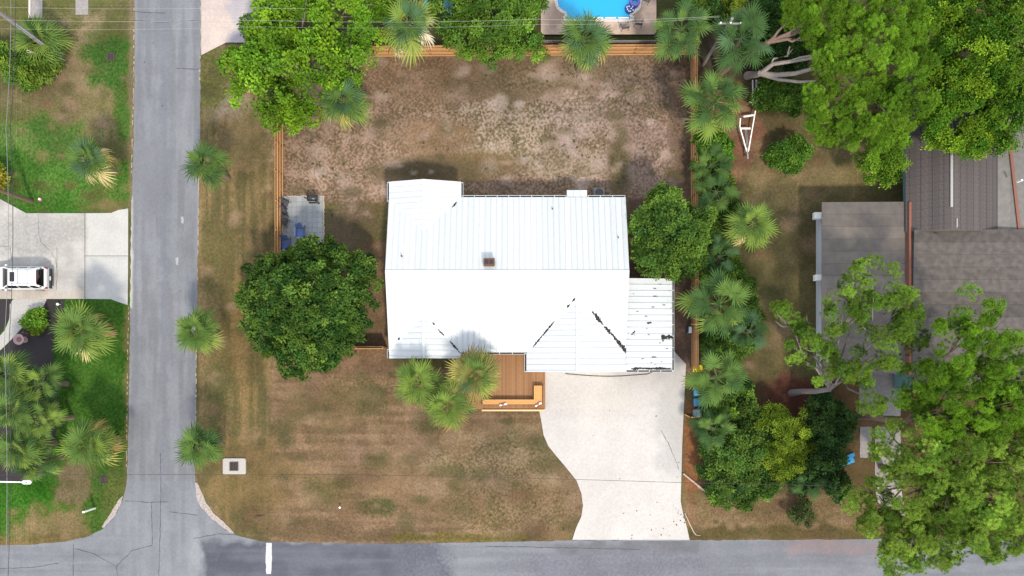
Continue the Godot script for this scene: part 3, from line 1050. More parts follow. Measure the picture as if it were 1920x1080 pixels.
# nose towards -x, tail towards +x; origin on the ground under the middle
func car(t: Node3D, paint: Material, suv := true) -> void:
	var st := stg()
	loft(st, [sec(-2.36, 0.66, 0.42, 0.72, 0.08), sec(-2.3, 0.82, 0.32, 0.86, 0.12), sec(-2.05, 0.91, 0.26, 0.97, 0.14), sec(-1.2, 0.945, 0.24, 1.06, 0.12), sec(0.2, 0.955, 0.24, 1.1, 0.1), sec(1.6, 0.95, 0.25, 1.1, 0.1), sec(2.14, 0.91, 0.28, 1.08, 0.12), sec(2.3, 0.84, 0.34, 1.02, 0.14), sec(2.34, 0.74, 0.42, 0.94, 0.1)])
	obj("body", st, paint, t)
	st = stg()
	loft(st, [plan_ring(1.04, -1.3, 2.2, 0.9, 0.12), plan_ring(1.3, -0.95, 2.1, 0.84, 0.12), plan_ring(1.62, -0.42, 1.88, 0.71, 0.12)])
	obj("cabin_glass", st, M.glass_dark, t)
	st = stg()
	loft(st, [plan_ring(1.6, -0.5, 1.94, 0.725, 0.16), plan_ring(1.66, -0.42, 1.9, 0.70, 0.16), plan_ring(1.7, -0.2, 1.75, 0.58, 0.16), plan_ring(1.715, 0.1, 1.5, 0.4, 0.12)])
	obj("roof", st, paint, t)
	st = stg()
	for s in [-1.0, 1.0]:
		beam(st, Vector3(-1.25, 1.06, s * 0.87), Vector3(-0.46, 1.63, s * 0.70), 0.09, 0.05)
		beam(st, Vector3(0.25, 1.06, s * 0.905), Vector3(0.3, 1.63, s * 0.72), 0.09, 0.04)
		beam(st, Vector3(1.35, 1.06, s * 0.905), Vector3(1.22, 1.63, s * 0.72), 0.10, 0.04)
		beam(st, Vector3(2.16, 1.06, s * 0.83), Vector3(1.86, 1.63, s * 0.67), 0.16, 0.06)
		beam(st, Vector3(-1.25, 1.07, s * 0.905), Vector3(2.15, 1.07, s * 0.905), 0.04, 0.05)
	obj("pillar", st, paint, t)
	if suv:
		st = stg()
		bx(st, Vector3(-0.02, 1.712, 0), Vector3(0.42, 0.012, 0.8), Basis.IDENTITY, 0.005)
		obj("sunroof", st, M.glass_dark, t)
		for s in [-1.0, 1.0]:
			st = stg()
			tube(st, [Vector3(-0.2, 1.69, s * 0.60), Vector3(-0.1, 1.75, s * 0.60), Vector3(1.6, 1.75, s * 0.60), Vector3(1.7, 1.69, s * 0.60)], [0.02, 0.02, 0.02, 0.02], 6)
			obj("roof_rail", st, M.grey_metal, t)
		for x in [0.45, 1.25]:
			st = stg()
			bx(st, Vector3(x, 1.765, 0), Vector3(0.045, 0.02, 1.2), Basis.IDENTITY, 0.006)
			obj("cross_bar", st, M.grey_metal, t)
		st = stg()
		bx(st, Vector3(1.93, 1.63, 0), Vector3(0.06, 0.035, 1.1), Basis.IDENTITY, 0.01)
		obj("brake_light", st, M.red_lens, t)
	st = stg()
	bx(st, Vector3(2.37, 0.5, 0), Vector3(0.16, 0.24, 1.66), Basis.IDENTITY, 0.05)
	obj("rear_bumper", st, M.dark_trim, t)
	st = stg()
	bx(st, Vector3(2.46, 0.66, 0), Vector3(0.02, 0.13, 0.34))
	obj("licence_plate", st, M.white_paint, t)
	st = stg()
	bx(st, Vector3(-2.38, 0.45, 0), Vector3(0.14, 0.22, 1.5), Basis.IDENTITY, 0.05)
	obj("front_bumper", st, M.dark_trim, t)
	for s in [-1.0, 1.0]:
		st = stg()
		bx(st, Vector3(2.25, 0.9, s * 0.83), Vector3(0.18, 0.24, 0.15), Basis.IDENTITY, 0.04)
		obj("tail_light", st, M.red_lens, t)
		st = stg()
		bx(st, Vector3(-2.22, 0.76, s * 0.7), Vector3(0.2, 0.14, 0.26), Basis.IDENTITY, 0.04)
		obj("headlight", st, M.lamp_glass, t)
		st = stg()
		bx(st, Vector3(-0.95, 1.1, s * 1.02), Vector3(0.16, 0.15, 0.2), Basis.IDENTITY, 0.04)
		obj("mirror", st, paint, t)
		for x in [-1.45, 1.4]:
			st = stg()
			tube(st, [Vector3(x, 0.34, s * 0.74), Vector3(x, 0.34, s * 0.965)], [0.34, 0.34], 18)
			var w := obj("wheel", st, M.tyre, t)
			st = stg()
			tube(st, [Vector3(x, 0.34, s * 0.93), Vector3(x, 0.34, s * 0.98)], [0.2, 0.2], 12)
			obj("rim", st, M.grey_metal, w)

func drain_grate(parent: Node3D, size: float, y: float) -> void:
	var st := stg()
	for s in [-1.0, 1.0]:
		bx(st, Vector3(s * size * 0.5, y, 0), Vector3(0.06, 0.05, size + 0.06))
		bx(st, Vector3(0, y + 0.001, s * size * 0.5), Vector3(size - 0.06, 0.05, 0.06))
	obj("frame", st, M.rust, parent)
	for k in 5:
		st = stg()
		bx(st, Vector3((k - 2) * size / 5.0, y - 0.005, 0), Vector3(0.05, 0.04, size - 0.08))
		obj("bar", st, M.rust, parent)
	st = stg()
	bx(st, Vector3(0, y - 0.03, 0), Vector3(size - 0.02, 0.02, size - 0.02))
	obj("pit", st, M.black, parent)

func patio_set() -> void:
	var pat := Node3D.new()
	pat.name = "patio"
	pat.set_meta("kind", "structure")
	add_child(pat)
	var pitch := 9.6
	for i in 8:
		for j in 11:
			var x0 := 528.0 + i * pitch
			var y0 := 369.0 + j * pitch
			sheet("paver", poly_of([x0 + 0.15, y0 + 0.15, x0 + pitch - 0.15, y0 + 0.15, x0 + pitch - 0.15, y0 + pitch - 0.15, x0 + 0.15, y0 + pitch - 0.15]), 0.04 + rng.randf_range(-0.003, 0.003), M.pavers[rng.randi() % 4], pat, 0.05)
	sheet("sand_joint", poly_of([526, 367.5, 606, 367.5, 606, 475, 526, 475]), 0.015, M.sand, pat)
	for k in 26:
		var st := stg()
		var p := at(606.5 + rng.randf_range(-0.5, 1.5), 369 + k * 4.1, 0.03)
		bx(st, p, Vector3(0.11, 0.08, 0.17), Basis(Vector3.UP, rng.randf_range(-0.4, 0.4)), 0.02)
		obj("edge_stone", st, M.pale_stone, pat)
	for k in 18:
		var st := stg()
		var p := at(532 + k * 4.2, 368 + rng.randf_range(-0.7, 0.7), 0.03)
		bx(st, p, Vector3(0.17, 0.08, 0.1), Basis(Vector3.UP, rng.randf_range(-0.4, 0.4)), 0.02)
		obj("edge_stone", st, M.pale_stone, pat)
	# three dark woven chairs
	var spots := [[537, 384, -0.45, "dark woven patio chair nearest the barrel grill end of the patio"], [533, 400, -1.35, "middle dark woven patio chair pushed against the fence"], [536, 417, -2.1, "dark woven patio chair turned towards the blue lounge chairs"]]
	for s in spots:
		var t := thing("patio_chair", s[3], "chair", at(s[0], s[1]), s[2] + PI * 0.5, "dark chairs on the patio")
		var st := stg()
		bx(st, Vector3(0, 0.42, 0.02), Vector3(0.56, 0.06, 0.54), Basis.IDENTITY, 0.02)
		obj("seat", st, M.wicker, t)
		st = stg()
		bx(st, Vector3(0, 0.72, -0.30), Vector3(0.56, 0.6, 0.06), Basis(Vector3.RIGHT, -0.22), 0.02)
		obj("backrest", st, M.wicker, t)
		for q in [-1.0, 1.0]:
			st = stg()
			bx(st, Vector3(q * 0.32, 0.64, 0.0), Vector3(0.06, 0.04, 0.58), Basis.IDENTITY, 0.01)
			obj("armrest", st, M.black, t)
			for z in [-0.27, 0.27]:
				st = stg()
				tube(st, [Vector3(q * 0.32, 0.04, z * 1.1), Vector3(q * 0.31, 0.63, z)], [0.018, 0.02], 6)
				obj("leg", st, M.black, t)
	for s in [[565, 436, 0.0, "blue slatted lounge chair standing clear in the middle of the patio"], [538, 458, 0.0, "blue slatted lounge chair beside the fence, partly under the round tree"]]:
		var t := thing("lounge_chair", s[3], "chair", at(s[0], s[1]), s[2], "blue chairs on the patio")
		for k in 6:
			var st := stg()
			var x := (k - 2.5) * 0.105
			bx(st, Vector3(x, 0.82 - abs(k - 2.5) * 0.02, -0.42), Vector3(0.095, 0.86, 0.025), Basis(Vector3.RIGHT, -0.42), 0.008)
			obj("back_slat", st, M.blue_light, t)
		for k in 6:
			var st := stg()
			bx(st, Vector3(0, 0.34 + k * 0.012, -0.16 + k * 0.105), Vector3(0.62, 0.025, 0.096), Basis.IDENTITY, 0.006)
			obj("seat_slat", st, M.blue, t)
		var cu := stg()
		bx(cu, Vector3(0, 0.39, 0.66), Vector3(0.58, 0.06, 0.44), Basis.IDENTITY, 0.02)
		obj("footrest", cu, M.blue_pale, t)
		for q in [-1.0, 1.0]:
			var st := stg()
			bx(st, Vector3(q * 0.39, 0.58, 0.02), Vector3(0.13, 0.03, 0.82), Basis.IDENTITY, 0.01)
			obj("armrest", st, M.blue_dark if q > 0 else M.blue_light, t)
			st = stg()
			bx(st, Vector3(q * 0.36, 0.31, 0.36), Vector3(0.09, 0.54, 0.03))
			obj("front_leg", st, M.blue_dark, t)
			st = stg()
			beam(st, Vector3(q * 0.33, 0.05, -0.62), Vector3(q * 0.33, 0.36, 0.4), 0.03, 0.1)
			obj("rear_leg", st, M.blue_dark, t)
	var g := thing("barrel_grill", "black barrel grill with side shelf at the top right corner of the patio", "grill", at(591, 376))
	var st := stg()
	tube(st, [Vector3(-0.42, 0.85, 0), Vector3(-0.4, 0.85, 0), Vector3(0.4, 0.85, 0), Vector3(0.42, 0.85, 0)], [0.22, 0.27, 0.27, 0.22], 14)
	obj("barrel", st, M.grill_black, g)
	st = stg()
	bx(st, Vector3(0.02, 0.78, 0.36), Vector3(0.7, 0.03, 0.16))
	obj("front_shelf", st, M.black, g)
	st = stg()
	tube(st, [Vector3(-0.3, 0.98, 0.24), Vector3(-0.3, 1.0, 0.3), Vector3(0.2, 1.0, 0.3), Vector3(0.2, 0.98, 0.24)], [0.012, 0.012, 0.012, 0.012], 6)
	obj("handle", st, M.grey_metal, g)
	st = stg()
	tube(st, [Vector3(-0.42, 0.85, 0), Vector3(-0.56, 0.87, 0.0), Vector3(-0.56, 1.25, 0.0)], [0.05, 0.05, 0.05], 8)
	obj("chimney_pipe", st, M.grill_black, g)
	st = stg()
	beam(st, Vector3(0.36, 0.8, 0.2), Vector3(0.52, 0.7, 0.5), 0.12, 0.04)
	obj("side_tray", st, M.black, g)
	for x in [-0.36, 0.36]:
		for z in [-0.22, 0.22]:
			st = stg()
			beam(st, Vector3(x * 1.1, 0.04, z * 1.2), Vector3(x, 0.7, z * 0.8), 0.035, 0.035)
			obj("leg", st, M.black, g)

func deck_and_bench() -> void:
	var a := at(846, 664, 0.4)
	var b := at(1023, 767, 0.4)
	var t := thing("wooden_deck", "brown board deck in the corner between the front gable and garage", "deck", Vector3.ZERO)
	var x := a.x
	while x < b.x - 0.05:
		var z0 := a.z - 0.4
		var z1 := b.z
		var st := stg()
		bx(st, Vector3(x + 0.066, 0.4 - 0.02 + rng.randf_range(-0.002, 0.002), (z0 + z1) * 0.5), Vector3(0.132, 0.04, z1 - z0), Basis.IDENTITY, 0.004)
		obj("board", st, M.deck[rng.randi() % 4], t)
		x += 0.142
	var st := stg()
	bx(st, Vector3((a.x + b.x) * 0.5, 0.18, b.z - 0.05), Vector3(b.x - a.x, 0.34, 0.04))
	bx(st, Vector3(b.x - 0.05, 0.17, (a.z + b.z) * 0.5), Vector3(0.04, 0.33, b.z - a.z))
	bx(st, Vector3(a.x + 0.05, 0.17, (a.z + b.z) * 0.5), Vector3(0.04, 0.33, b.z - a.z))
	obj("skirt", st, M.fence_dark, t)
	# bench along the outer corner
	var s := thing("corner_bench", "tan L shaped built-in bench along the outer corner of the deck", "bench", Vector3.ZERO)
	var p0 := at(905, 749, 0.85)
	var p1 := at(1001, 757, 0.85)
	var p2 := at(1017, 723, 0.85)
	var pb := at(1019, 765, 0.85)
	for k in 3:
		st = stg()
		var z := p0.z + 0.07 + k * 0.135
		bx(st, Vector3((p0.x + p1.x) * 0.5, 0.85, z), Vector3(p1.x - p0.x, 0.04, 0.128), Basis.IDENTITY, 0.006)
		obj("seat_board", st, M.bench, s)
	for k in 5:
		st = stg()
		bx(st, Vector3(p1.x + 0.07 + k * 0.135, 0.85, (p2.z + pb.z) * 0.5), Vector3(0.128, 0.04, pb.z - p2.z), Basis.IDENTITY, 0.006)
		obj("seat_board", st, M.bench, s)
	for k in 3:
		st = stg()
		bx(st, Vector3((p0.x + pb.x) * 0.5, 0.98 + k * 0.15, pb.z + 0.06 + k * 0.03), Vector3(pb.x - p0.x, 0.14, 0.035), Basis(Vector3.RIGHT, 0.2), 0.006)
		obj("back_board", st, M.fence_dark if k < 2 else M.bench, s)
	st = stg()
	bx(st, Vector3((p0.x + pb.x) * 0.5, 1.4, pb.z + 0.17), Vector3(pb.x - p0.x + 0.1, 0.035, 0.13), Basis.IDENTITY, 0.006)
	obj("cap_rail", st, M.pale_wood, s)
	st = stg()
	bx(st, Vector3(pb.x + 0.02, 0.9, (p2.z + pb.z) * 0.5), Vector3(0.04, 0.3, pb.z - p2.z))
	bx(st, Vector3((p0.x + p1.x) * 0.5, 0.61, p0.z + 0.04), Vector3(p1.x - p0.x, 0.42, 0.03))
	bx(st, Vector3(p1.x + 0.03, 0.61, (p2.z + p0.z) * 0.5), Vector3(0.03, 0.42, p0.z - p2.z))
	bx(st, Vector3((p1.x + pb.x) * 0.5 + 0.02, 0.61, p2.z + 0.03), Vector3(pb.x - p1.x, 0.42, 0.03))
	obj("bench_front", st, M.fence_dark, s)
	for q in [[943, 759, 0.25, "white and pink bow ornament on the left of the bench"], [1009, 759, 0.6, "white and pink bow ornament on the right end of the bench"]]:
		var o := thing("bow_ornament", q[3], "ornament", at(q[0], q[1], 0.88), q[2], "white bows on the bench")
		for sgn in [-1.0, 1.0]:
			st = stg()
			loft(st, [[Vector3(0, 0.06, -0.04), Vector3(0, 0.14, 0), Vector3(0, 0.06, 0.04)], [Vector3(sgn * 0.2, 0.08, -0.16), Vector3(sgn * 0.2, 0.3, -0.02), Vector3(sgn * 0.2, 0.08, 0.1)], [Vector3(sgn * 0.34, 0.03, -0.12), Vector3(sgn * 0.34, 0.15, 0.0), Vector3(sgn * 0.34, 0.03, 0.1)]])
			obj("loop", st, M.white_paint, o)
		st = stg()
		lathe(st, Vector3(0, 0, -0.02), [Vector2(0.01, 0), Vector2(0.1, 0.03), Vector2(0.12, 0.1), Vector2(0.08, 0.18), Vector2(0.0, 0.2)], 10)
		obj("knot", st, M.pink, o)

func neighbour_house() -> void:
	var t := thing("neighbour_house", "low grey roofed house with rolled roofing under the pines at right", "house", Vector3.ZERO)
	var roll = M.roll
	var g0 := at(1541, 379, 2.8)
	var g1 := at(1706, 700, 2.8)
	panelled("roofing_strip", P2([g0.x, g0.z, g1.x, g0.z, g1.x, g1.z, g0.x, g1.z]), [2.8, 0.02, 0.0, g0.x, 0.0], false, 1.0, t, roll, 0.06, 0.0, 0.0, 0.012)
	var m0 := at(1709, 432, 3.3)
	var m1 := at(2110, 740, 3.3)
	panelled("roofing_strip", P2([m0.x, m0.z, m1.x, m0.z, m1.x, m1.z, m0.x, m1.z]), [3.3, 0.0, -0.03, 0.0, m1.z], false, 1.0, t, M.roll_dark, 0.06, 0.0, 0.0, 0.012)
	# shingled gable wing: ridge runs north
	var e0 := at(1698, 120, 3.1)
	var e1 := at(1706, 434, 3.1)
	var rid := at(1784, 300, 4.8)
	var ee := at(1872, 434, 3.1)
	var k: float = 1.7 / (rid.x - e0.x)
	panelled("shingle_course", P2([e0.x, e0.z, rid.x, e0.z, rid.x, e1.z + 0.1, e0.x, e1.z + 0.1]), [3.1, k, 0.0, e0.x, 0.0], true, 0.33, t, M.shingle, 0.03, 0.0)
	var k2: float = 1.7 / (ee.x - rid.x)
	panelled("shingle_course", P2([rid.x, e0.z, ee.x, e0.z, ee.x, e1.z + 0.1, rid.x, e1.z + 0.1]), [4.8, -k2, 0.0, rid.x, 0.0], true, 0.33, t, M.shingle, 0.03, 0.0)
	var st := stg()
	tri(st, Vector3(e0.x, 3.0, e1.z + 0.05), Vector3(ee.x, 3.0, e1.z + 0.05), Vector3(rid.x, 4.77, e1.z + 0.05))
	obj("gable_wall", st, M.roll[0], t)
	st = stg()
	bx(st, Vector3(rid.x, 4.83, (e0.z + at(0, 388, 4.8).z) * 0.5), Vector3(0.2, 0.06, at(0, 388, 4.8).z - e0.z), Basis.IDENTITY, 0.02)
	obj("ridge_vent", st, M.vent_grey, t)
	st = stg()
	bx(st, at(1793, 418, 4.6) + Vector3(0, 0.1, 0), Vector3(0.1, 0.06, 0.7), Basis.IDENTITY, 0.02)
	obj("ridge_vent", st, M.vent_grey, t)
	# east wing sloping up to the right, red-brown valley metal between
	var w0 := at(1872, 275, 3.3)
	var w1 := at(2110, 436, 3.3)
	panelled("roofing_strip", P2([w0.x, e0.z, w1.x, e0.z, w1.x, w1.z, w0.x, w1.z]), [3.2, 0.12, 0.0, w0.x, 0.0], true, 1.0, t, M.roll_pale, 0.06, 0.0, 0.0, 0.012)
	st = stg()
	beam(st, Vector3(w0.x + 0.2, 3.3, e0.z), Vector3(w0.x + 1.6, 3.46, w1.z), 0.22, 0.06)
	obj("valley_metal", st, M.rust_red, t)
	# red-brown fascia step between carport and main roof
	st = stg()
	bx(st, Vector3(m0.x - 0.12, 3.12, (g0.z + g1.z) * 0.5 + 0.1), Vector3(0.2, 0.5, g1.z - g0.z), Basis.IDENTITY, 0.02)
	obj("fascia", st, M.rust_red, t)
	st = stg()
	tube(st, [at(1908, 341, 4.2), at(1908, 341, 4.2) + Vector3(0, 0.5, 0)], [0.08, 0.08], 10)
	obj("vent_pipe", st, M.white_paint, t)
	st = stg()
	for q in [[1745, 410, 1752, 436], [1752, 436, 1764, 437]]:
		tube(st, [at(q[0], q[1], 3.75), at(q[2], q[3], 3.6)], [0.035, 0.035], 6)
	obj("conduit", st, M.black, t)
	# walls
	st = stg()
	var ww := at(1530, 398, 0)
	bx(st, Vector3((ww.x + m1.x) * 0.5 - 0.2, 1.3, (g0.z + g1.z) * 0.5 + 0.3), Vector3(m1.x - ww.x - 0.4, 2.6, g1.z - g0.z - 0.9))
	obj("wall", st, M.pale_wall, t)
	st = stg()
	bx(st, Vector3(at(1693, 300).x + 2.5, 1.5, (e0.z + e1.z) * 0.5 - 0.2), Vector3(5.0, 3.0, e1.z - e0.z))
	obj("wall", st, M.teal_wall, t)
	for q in [[1533, 405, 0.55], [1534, 521, 0.5]]:
		st = stg()
		bx(st, at(q[0], q[1], 1.4) + Vector3(-0.02, 0, 0), Vector3(0.6, 0.5, q[2]), Basis.IDENTITY, 0.03)
		obj("window_unit", st, M.white_paint, t)
	st = stg()
	bx(st, Vector3(at(1530, 460).x + 0.2, 1.3, at(0, 465).z), Vector3(0.12, 2.1, 3.0))
	obj("window", st, M.glass_grey, t)
	st = stg()
	bx(st, Vector3(at(1693, 330).x - 0.03, 1.6, at(0, 330).z), Vector3(0.12, 1.2, 1.8))
	obj("window", st, M.glass_grey, t)
	st = stg()
	bx(st, Vector3(at(1700, 665).x + 0.4, 1.4, at(0, 690).z), Vector3(3.0, 2.6, 3.5))
	obj("porch_wall", st, M.teal_wall, t)

func trailer() -> void:
	var t := thing("boat_trailer", "bare white A frame boat trailer on the reddish ground beside the pines", "trailer", Vector3.ZERO)
	var h := 0.55
	var st := stg()
	for q in [[1387, 238, 1400, 284, 0.1], [1419, 192, 1403, 284, 0.09], [1418, 150, 1419, 192, 0.11], [1411, 150, 1412, 190, 0.08], [1388, 222, 1387, 238, 0.09]]:
		beam(st, at(q[0], q[1], h), at(q[2], q[3], h), q[4], 0.1)
	obj("frame", st, M.white_paint, t)
	for q in [[1387, 241, 1407, 241], [1394, 219, 1413, 216], [1404, 192, 1419, 192]]:
		st = stg()
		beam(st, at(q[0], q[1], h + 0.06), at(q[2], q[3], h + 0.06), 0.13, 0.08)
		obj("cross_member", st, M.white_paint, t)
	st = stg()
	beam(st, at(1401, 278, h), at(1402, 298, h), 0.12, 0.1)
	obj("tongue", st, M.grey_metal, t)
	st = stg()
	beam(st, at(1400, 241, h), at(1401, 270, h + 0.1), 0.05, 0.05)
	beam(st, at(1397, 241, h), at(1400, 272, h + 0.1), 0.04, 0.04)
	obj("winch_post", st, M.grey_metal, t)
	st = stg()
	bx(st, at(1424, 168, h + 0.2), Vector3(0.24, 0.1, 1.3), Basis.IDENTITY, 0.03)
	obj("fender", st, M.pale_metal, t)
	for x in [1381, 1425]:
		st = stg()
		var p := at(x, 165, 0.3)
		tube(st, [p - Vector3(0.09, 0, 0), p + Vector3(0.09, 0, 0)], [0.3, 0.3], 16)
		obj("wheel", st, M.tyre, t)
	st = stg()
	beam(st, at(1401, 292, 0.0), at(1401, 292, 0.5), 0.06, 0.06)
	obj("jack", st, M.grey_metal, t)

func build_materials() -> void:
	var speck := noise_tex(21, 0.03, 0.86, 1.14, 256, 5)
	var soft := noise_tex(22, 0.012, 0.9, 1.1, 256, 4)
	var grass_d := noise_tex(23, 0.12, 0.6, 1.25, 256, 4)
	var asphalt_d := noise_tex(24, 0.4, 0.88, 1.1, 256, 3)
	var conc_d := noise_tex(25, 0.09, 0.94, 1.06, 256, 5)
	var bark_t := noise_tex(26, 0.05, 0.6, 1.3, 128, 4)
	M.grass = ground_mat(site, grass_d, 0.95)
	M.asphalt = ground_mat(hard, asphalt_d, 0.9)
	M.concrete = ground_mat(hard, conc_d, 0.85)
	M.far = mat(seen(112, 104, 66), 0.95, grass_d, 0.3)
	var rs := noise_tex(27, 0.02, 0.93, 1.0, 256, 5)
	for i in 3:
		M["roof%d" % i] = mat(Color(0.682 + i * 0.012, 0.702 + i * 0.01, 0.712 + i * 0.01), 0.55, rs, 0.35)
	M.siding = mat(Color(0.78, 0.78, 0.76), 0.7)
	M.white_paint = mat(Color(0.9, 0.9, 0.89), 0.5)
	M.car_white = mat(Color(0.76, 0.765, 0.77), 0.25)
	M.car_white.clearcoat_enabled = true
	M.car_blue = mat(seen(70, 84, 130), 0.3)
	M.glass_dark = mat(Color(0.05, 0.055, 0.06), 0.08)
	M.glass_grey = mat(Color(0.62, 0.68, 0.73), 0.3)
	M.lamp_glass = mat(Color(0.8, 0.82, 0.85), 0.15)
	M.red_lens = mat(Color(0.5, 0.04, 0.06), 0.25)
	M.dark_trim = mat(Color(0.12, 0.12, 0.125), 0.6)
	M.tyre = mat(Color(0.1, 0.1, 0.1), 0.9)
	M.grey_metal = mat(Color(0.6, 0.61, 0.63), 0.4, null, 1.0, 0.5)
	M.pale_metal = mat(seen(190, 196, 205), 0.5)
	M.dark_metal = mat(Color(0.16, 0.16, 0.17), 0.5)
	M.brown_door = mat(seen(96, 66, 44), 0.6)
	M.brick = mat(seen(112, 80, 66), 0.9, speck, 1.5)
	M.black = mat(Color(0.1, 0.1, 0.105), 0.7)
	M.grill_black = mat(Color(0.13, 0.135, 0.145), 0.35)
	M.litter = mat(seen(48, 42, 40), 0.95, bark_t, 1.2)
	M.fence_a = mat(seen(196, 148, 98, 1.3), 0.85, speck, 0.8)
	M.fence_b = mat(seen(206, 158, 106, 1.3), 0.85, speck, 0.8)
	M.fence_dark = mat(seen(168, 120, 78, 1.35), 0.85, speck, 0.8)
	M.pale_wood = mat(seen(236, 196, 142, 1.5), 0.8, speck, 0.8)
	M.bench = mat(seen(224, 164, 98, 1.5), 0.8, speck, 0.7)
	M.deck = []
	for c in [[168, 122, 80], [176, 130, 86], [160, 114, 75], [172, 124, 78]]:
		M.deck.append(mat(seen(c[0], c[1], c[2]), 0.75, speck, 0.7))
	M.rust = mat(seen(84, 68, 66), 0.9, speck, 2.0)
	M.rust_red = mat(seen(150, 96, 78), 0.85, speck, 0.8)
	M.wicker = mat(seen(84, 82, 88), 0.9, speck, 3.0)
	M.blue = mat(seen(92, 122, 190), 0.55)
	M.blue_light = mat(seen(120, 150, 200), 0.5)
	M.blue_pale = mat(seen(138, 160, 222), 0.6)
	M.blue_dark = mat(seen(52, 76, 124), 0.55)
	M.pink = mat(seen(214, 130, 150), 0.6)
	M.pavers = []
	for c in [[168, 173, 176], [160, 165, 169], [175, 179, 180], [163, 170, 175]]:
		M.pavers.append(mat(seen(c[0], c[1], c[2]), 0.9, speck, 0.9))
	M.sand = mat(seen(196, 184, 168), 0.95, speck, 1.0)
	M.pale_stone = mat(seen(206, 192, 176), 0.9, speck, 1.0)
	M.bark = mat(seen(140, 128, 120, 1.6), 0.95, bark_t, 0.9)
	M.pale_bark = mat(seen(140, 130, 126, 1.7), 0.95, bark_t, 0.7)
	M.pine_bark = mat(seen(140, 116, 104, 1.6), 0.95, bark_t, 0.8)
	M.palm_bark = mat(seen(132, 112, 96, 1.6), 0.95, bark_t, 1.6)
	M.pole = mat(seen(150, 146, 144), 0.9, bark_t, 0.8)
	M.roll = []
	var rt2 := noise_tex(31, 0.03, 0.6, 1.2, 256, 6)
	M.gutter = mat(seen(190, 178, 172), 0.9, rt2, 0.5)
	M.worn_patch = mat(seen(178, 181, 190), 0.9, rt2, 1.2)
	M.vent_grey = mat(seen(186, 184, 184), 0.7, speck, 1.0)
	M.edge = mat(seen(172, 157, 138), 0.9, speck, 1.0)
	var rt := noise_tex(28, 0.02, 0.82, 1.12, 256, 5)
	for c in [[140, 131, 124], [132, 124, 117], [144, 135, 128], [128, 120, 115]]:
		M.roll.append(mat(seen(c[0], c[1], c[2], 2.3), 0.95, rt, 0.22))
	M.roll_dark = []
	for c in [[122, 113, 108], [130, 121, 116], [114, 107, 103], [135, 126, 121]]:
		M.roll_dark.append(mat(seen(c[0], c[1], c[2], 3.0), 0.95, rt2, 0.16))
	M.roll_pale = [mat(seen(140, 136, 132), 0.95, rt, 0.25), mat(seen(134, 131, 128), 0.95, rt, 0.28)]
	M.shingle = []
	# granule tone of single asphalt shingles, laid in staggered rows
	var sr := RandomNumberGenerator.new()
	sr.seed = 9
	var si := Image.create(128, 128, false, Image.FORMAT_RGB8)
	for j in 16:
		for i in 5:
			var v := sr.randf_range(0.76, 0.95)
			si.fill_rect(Rect2i((i * 26 + (j % 2) * 13) % 128, j * 8, 26, 8), Color(v, v, v))
	var shing := ImageTexture.create_from_image(si)
	peak[shing] = 1.45
	for c in [[88, 81, 81], [91, 84, 84], [85, 79, 79], [94, 87, 86]]:
		M.shingle.append(mat(seen(c[0] * 1.08, c[1] * 1.08, c[2] * 1.08), 0.95, shing, 1.5))
	M.pale_wall = mat(seen(216, 222, 230, 1.3), 0.7)
	M.teal_wall = mat(seen(130, 176, 184), 0.7)
	M.crack = mat(seen(84, 86, 92), 0.95)
	M.joint = mat(seen(120, 116, 112), 0.95)
	M.mulch = mat(seen(48, 42, 44), 0.95, grass_d, 0.6)
	M.paint_line = mat(seen(222, 222, 226), 0.8, noise_tex(29, 0.05, 0.72, 1.05, 128, 4), 0.9)
	M.pool_water = mat(seen(10, 172, 226, 1.6), 0.12)
	M.pool_water.normal_enabled = true
	var wn := FastNoiseLite.new()
	wn.seed = 5; wn.frequency = 0.02
	var wi := wn.get_seamless_image(256, 256)
	wi.convert(Image.FORMAT_RGBA8)
	wi.bump_map_to_normal_map(2.0)
	M.pool_water.normal_texture = ImageTexture.create_from_image(wi)
	M.pool_water.normal_scale = 0.3
	M.pool_water.uv1_triplanar = true
	M.pool_water.uv1_world_triplanar = true
	M.pool_water.uv1_scale = Vector3.ONE * 0.6
	M.coping = mat(seen(222, 214, 206), 0.8, speck, 0.8)
	M.leaf = leaf_mat(Color(0.4, 0.5, 0.1), 0.42)
	M.leaf_soft = leaf_mat(Color(0.6, 0.75, 0.2), 0.6)
	M.blade = leaf_mat(Color(0.3, 0.3, 0.1), 0.7)
	M.bin_blue = mat(seen(20, 126, 182), 0.45)
	M.bin_green = mat(seen(104, 132, 130), 0.55)
	M.yellow = mat(seen(236, 212, 20, 1.5), 0.5)
	M.sky_blue = mat(seen(30, 160, 222, 1.5), 0.6)
	M.turquoise = mat(seen(60, 160, 172), 0.5)
	M.dark_teal = mat(seen(20, 100, 112), 0.5)
	M.purple = mat(seen(128, 110, 214), 0.4)
	M.navy = mat(seen(20, 60, 150), 0.4)
	M.stone_pink = mat(seen(180, 150, 148), 0.85, speck, 1.5)
	M.stone_dark = mat(seen(134, 96, 96), 0.85, speck, 1.5)
	M.wire_dark = mat(Color(0.16, 0.16, 0.17), 0.6)
	M.wire_pale = mat(Color(0.6, 0.6, 0.58), 0.5)
	M.concrete_plain = mat(seen(188, 185, 180), 0.85, speck, 0.5)
	M.concrete_grey = mat(seen(164, 158, 156), 0.9, rt, 0.5)
	M.concrete_pale = mat(seen(188, 178, 174), 0.9, rt, 0.6)
	M.concrete_white = mat(seen(196, 191, 185), 0.85, speck, 0.8)
	M.pewter = mat(seen(112, 108, 110), 0.6)
	M.wire_grey = mat(Color(0.45, 0.46, 0.48), 0.5)
	M.pole_brown = mat(seen(128, 100, 84), 0.9, bark_t, 0.8)
	M.red_cloth = mat(seen(190, 40, 56), 0.8)
	M.bin_dark = mat(seen(60, 78, 92), 0.55)
